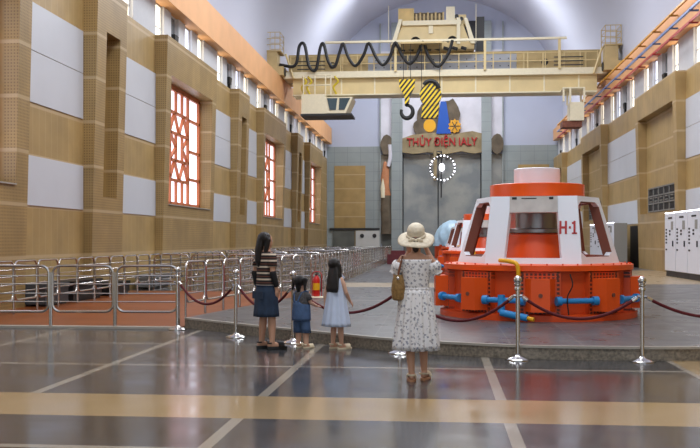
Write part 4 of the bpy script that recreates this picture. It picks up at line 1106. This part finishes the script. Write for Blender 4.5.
rings = [[(p[0], p[1], p[2]) for p in r] for r in rings]
cloth('dress', [r if len(r) == 48 else r for r in rings], M_pale, gl_)
for s in (-1, 1): MB().tube(curve_pts([(s * .08, .07, .98), (s * .075, .0, 1.035), (s * .08, -.07, .98)]), .014, 6).build('shoulder_strap', M_pale, gl_, True)
def hair_c(mb):
    mb.ball((0, -.034, hz + .036), .083, .094, .083, 18, 12)
    rg2 = []
    for t_, wx, wy, cy2 in ((0, .07, .07, -.03), (.25, .088, .06, -.055), (.55, .105, .05, -.075), (.85, .115, .035, -.095), (1, .105, .018, -.10)):
        rg2.append([(1.12 * wx * math.cos(a) + .03 * t_, cy2 + wy * math.sin(a), hz - .35 * t_) for a in [2 * PI * i / 24 for i in range(24)]])
    mb.loft(rg2)
    for s in (-1, 1): mb.cone((s * .075, -.01, hz + .02), .032, (s * .09, -.01, hz - .20), .03, 12)
blobby('hair', hair_c, M_hair, gl_, .007)
for si in (0, 1): sandal(gl_, legs['j'][si][2], legs['toe'][si], .195, .026, M_sandw, M_sandw, .026)

# --- small child in denim overalls
M_tee = mat('speckled_dark_shirt', (74, 72, 74), .85, noise=.5, nscale=45)
arms = dict(z=.765, j=[((-.10, 0, .75), (-.13, .03, .61), (-.08, .10, .52)), ((.10, 0, .75), (.135, .05, .63), (.13, .17, .58))], r=(.030, .026, .020), hd=[(.3, .8, -.2), (.1, 1, -.1)], pn=[(.3, 0, -1), (-.3, 0, -1)], hs=.62, ts=1)
legs = dict(crotch=.40, j=[((-.055, 0, .43), (-.058, .01, .24), (-.06, 0, .06)), ((.055, 0, .43), (.06, .02, .24), (.075, .02, .06))], r=(.056, .043, .030), toe=[(-.15, 1, 0), (.35, 1, 0)], foot=.14, sole=[.02, .02])
kd, hz = person('small child in denim overalls with black pigtails, seen from behind', (-1.915, 12.92, 0), -.6, 1.0, .205, .115, .115, arms, legs, M_skin2, vox=.0055)
rings = [ering(.785, .075, .065), ering(.765, .112, .085), ering(.70, .118, .098), ering(.60, .122, .108), ering(.50, .125, .112)]
te = cloth('shirt', rings, M_tee, kd)
for s, E2 in ((-1, (-.122, .02, .66)), (1, (.125, .03, .67))):
    S = Vector((s * .10, 0, .755)); Eb = Vector(E2); ax = (Eb - S).normalized(); u = ax.cross(Vector((0, 1, 0))).normalized(); v = ax.cross(u)
    rg_ = [[S.lerp(Eb, t_) + (u * math.cos(a) + v * math.sin(a)) * r for a in [2 * PI * i / 20 for i in range(20)]] for t_, r in ((-.1, .036), (.3, .044), (1, .047))]
    o = MB().loft(rg_, cap=False).build('sleeve', M_tee, te, 'all'); sm_ = o.modifiers.new('solid', 'SOLIDIFY'); sm_.thickness = .004
rings = [ering(.66, .105, .104), ering(.60, .125, .112), ering(.50, .134, .12), ering(.42, .136, .122), ering(.385, .134, .12)]
ov = cloth('overalls', rings, M_denim2, kd)
for si, s in ((0, -1), (1, 1)):
    Hp, K, A = [Vector(p) for p in legs['j'][si]]
    rg_ = [ering(z, r, r * 1.05, lerp(Hp, K, (Hp.z - z) / (Hp.z - K.z)).x + s * .006, lerp(Hp, K, (Hp.z - z) / (Hp.z - K.z)).y, 24) for z, r in ((.44, .062), (.36, .070), (.28, .070), (.215, .072))]
    o = MB().loft(rg_, cap=False).build('trouser_leg', M_denim2, ov, 'all'); sm_ = o.modifiers.new('solid', 'SOLIDIFY'); sm_.thickness = .006
    MB().tube(curve_pts([(s * .05, .1, .64), (s * .075, .06, .765), (s * .075, 0, .79), (s * .06, -.07, .755), (s * .03, -.108, .65)]), .013, 6).build('strap', M_denim2, ov, True)
def hair_d(mb):
    mb.ball((0, -.034, hz + .036), .084, .093, .083, 18, 12)
    for s in (-1, 1):
        mb.ball((s * .10, -.03, hz + .05), .042, seg=12, rings=8); mb.cone((s * .105, -.04, hz + .05), .03, (s * .115, -.05, hz - .08), .018, 10)
    mb.cone((0, -.06, hz), .05, (0, -.06, hz - .1), .03, 12)
blobby('hair', hair_d, M_hair, kd, .006)
hb = MB()
for s in (-1, 1): hb.ball((s * .088, -.03, hz + .07), .018, seg=10, rings=8)
hb.build('hair_ties', M_redtxt, kd, 'all')
for si in (0, 1): sandal(kd, legs['j'][si][2], legs['toe'][si], .155, .022, M_sandw, M_sandw, .022)
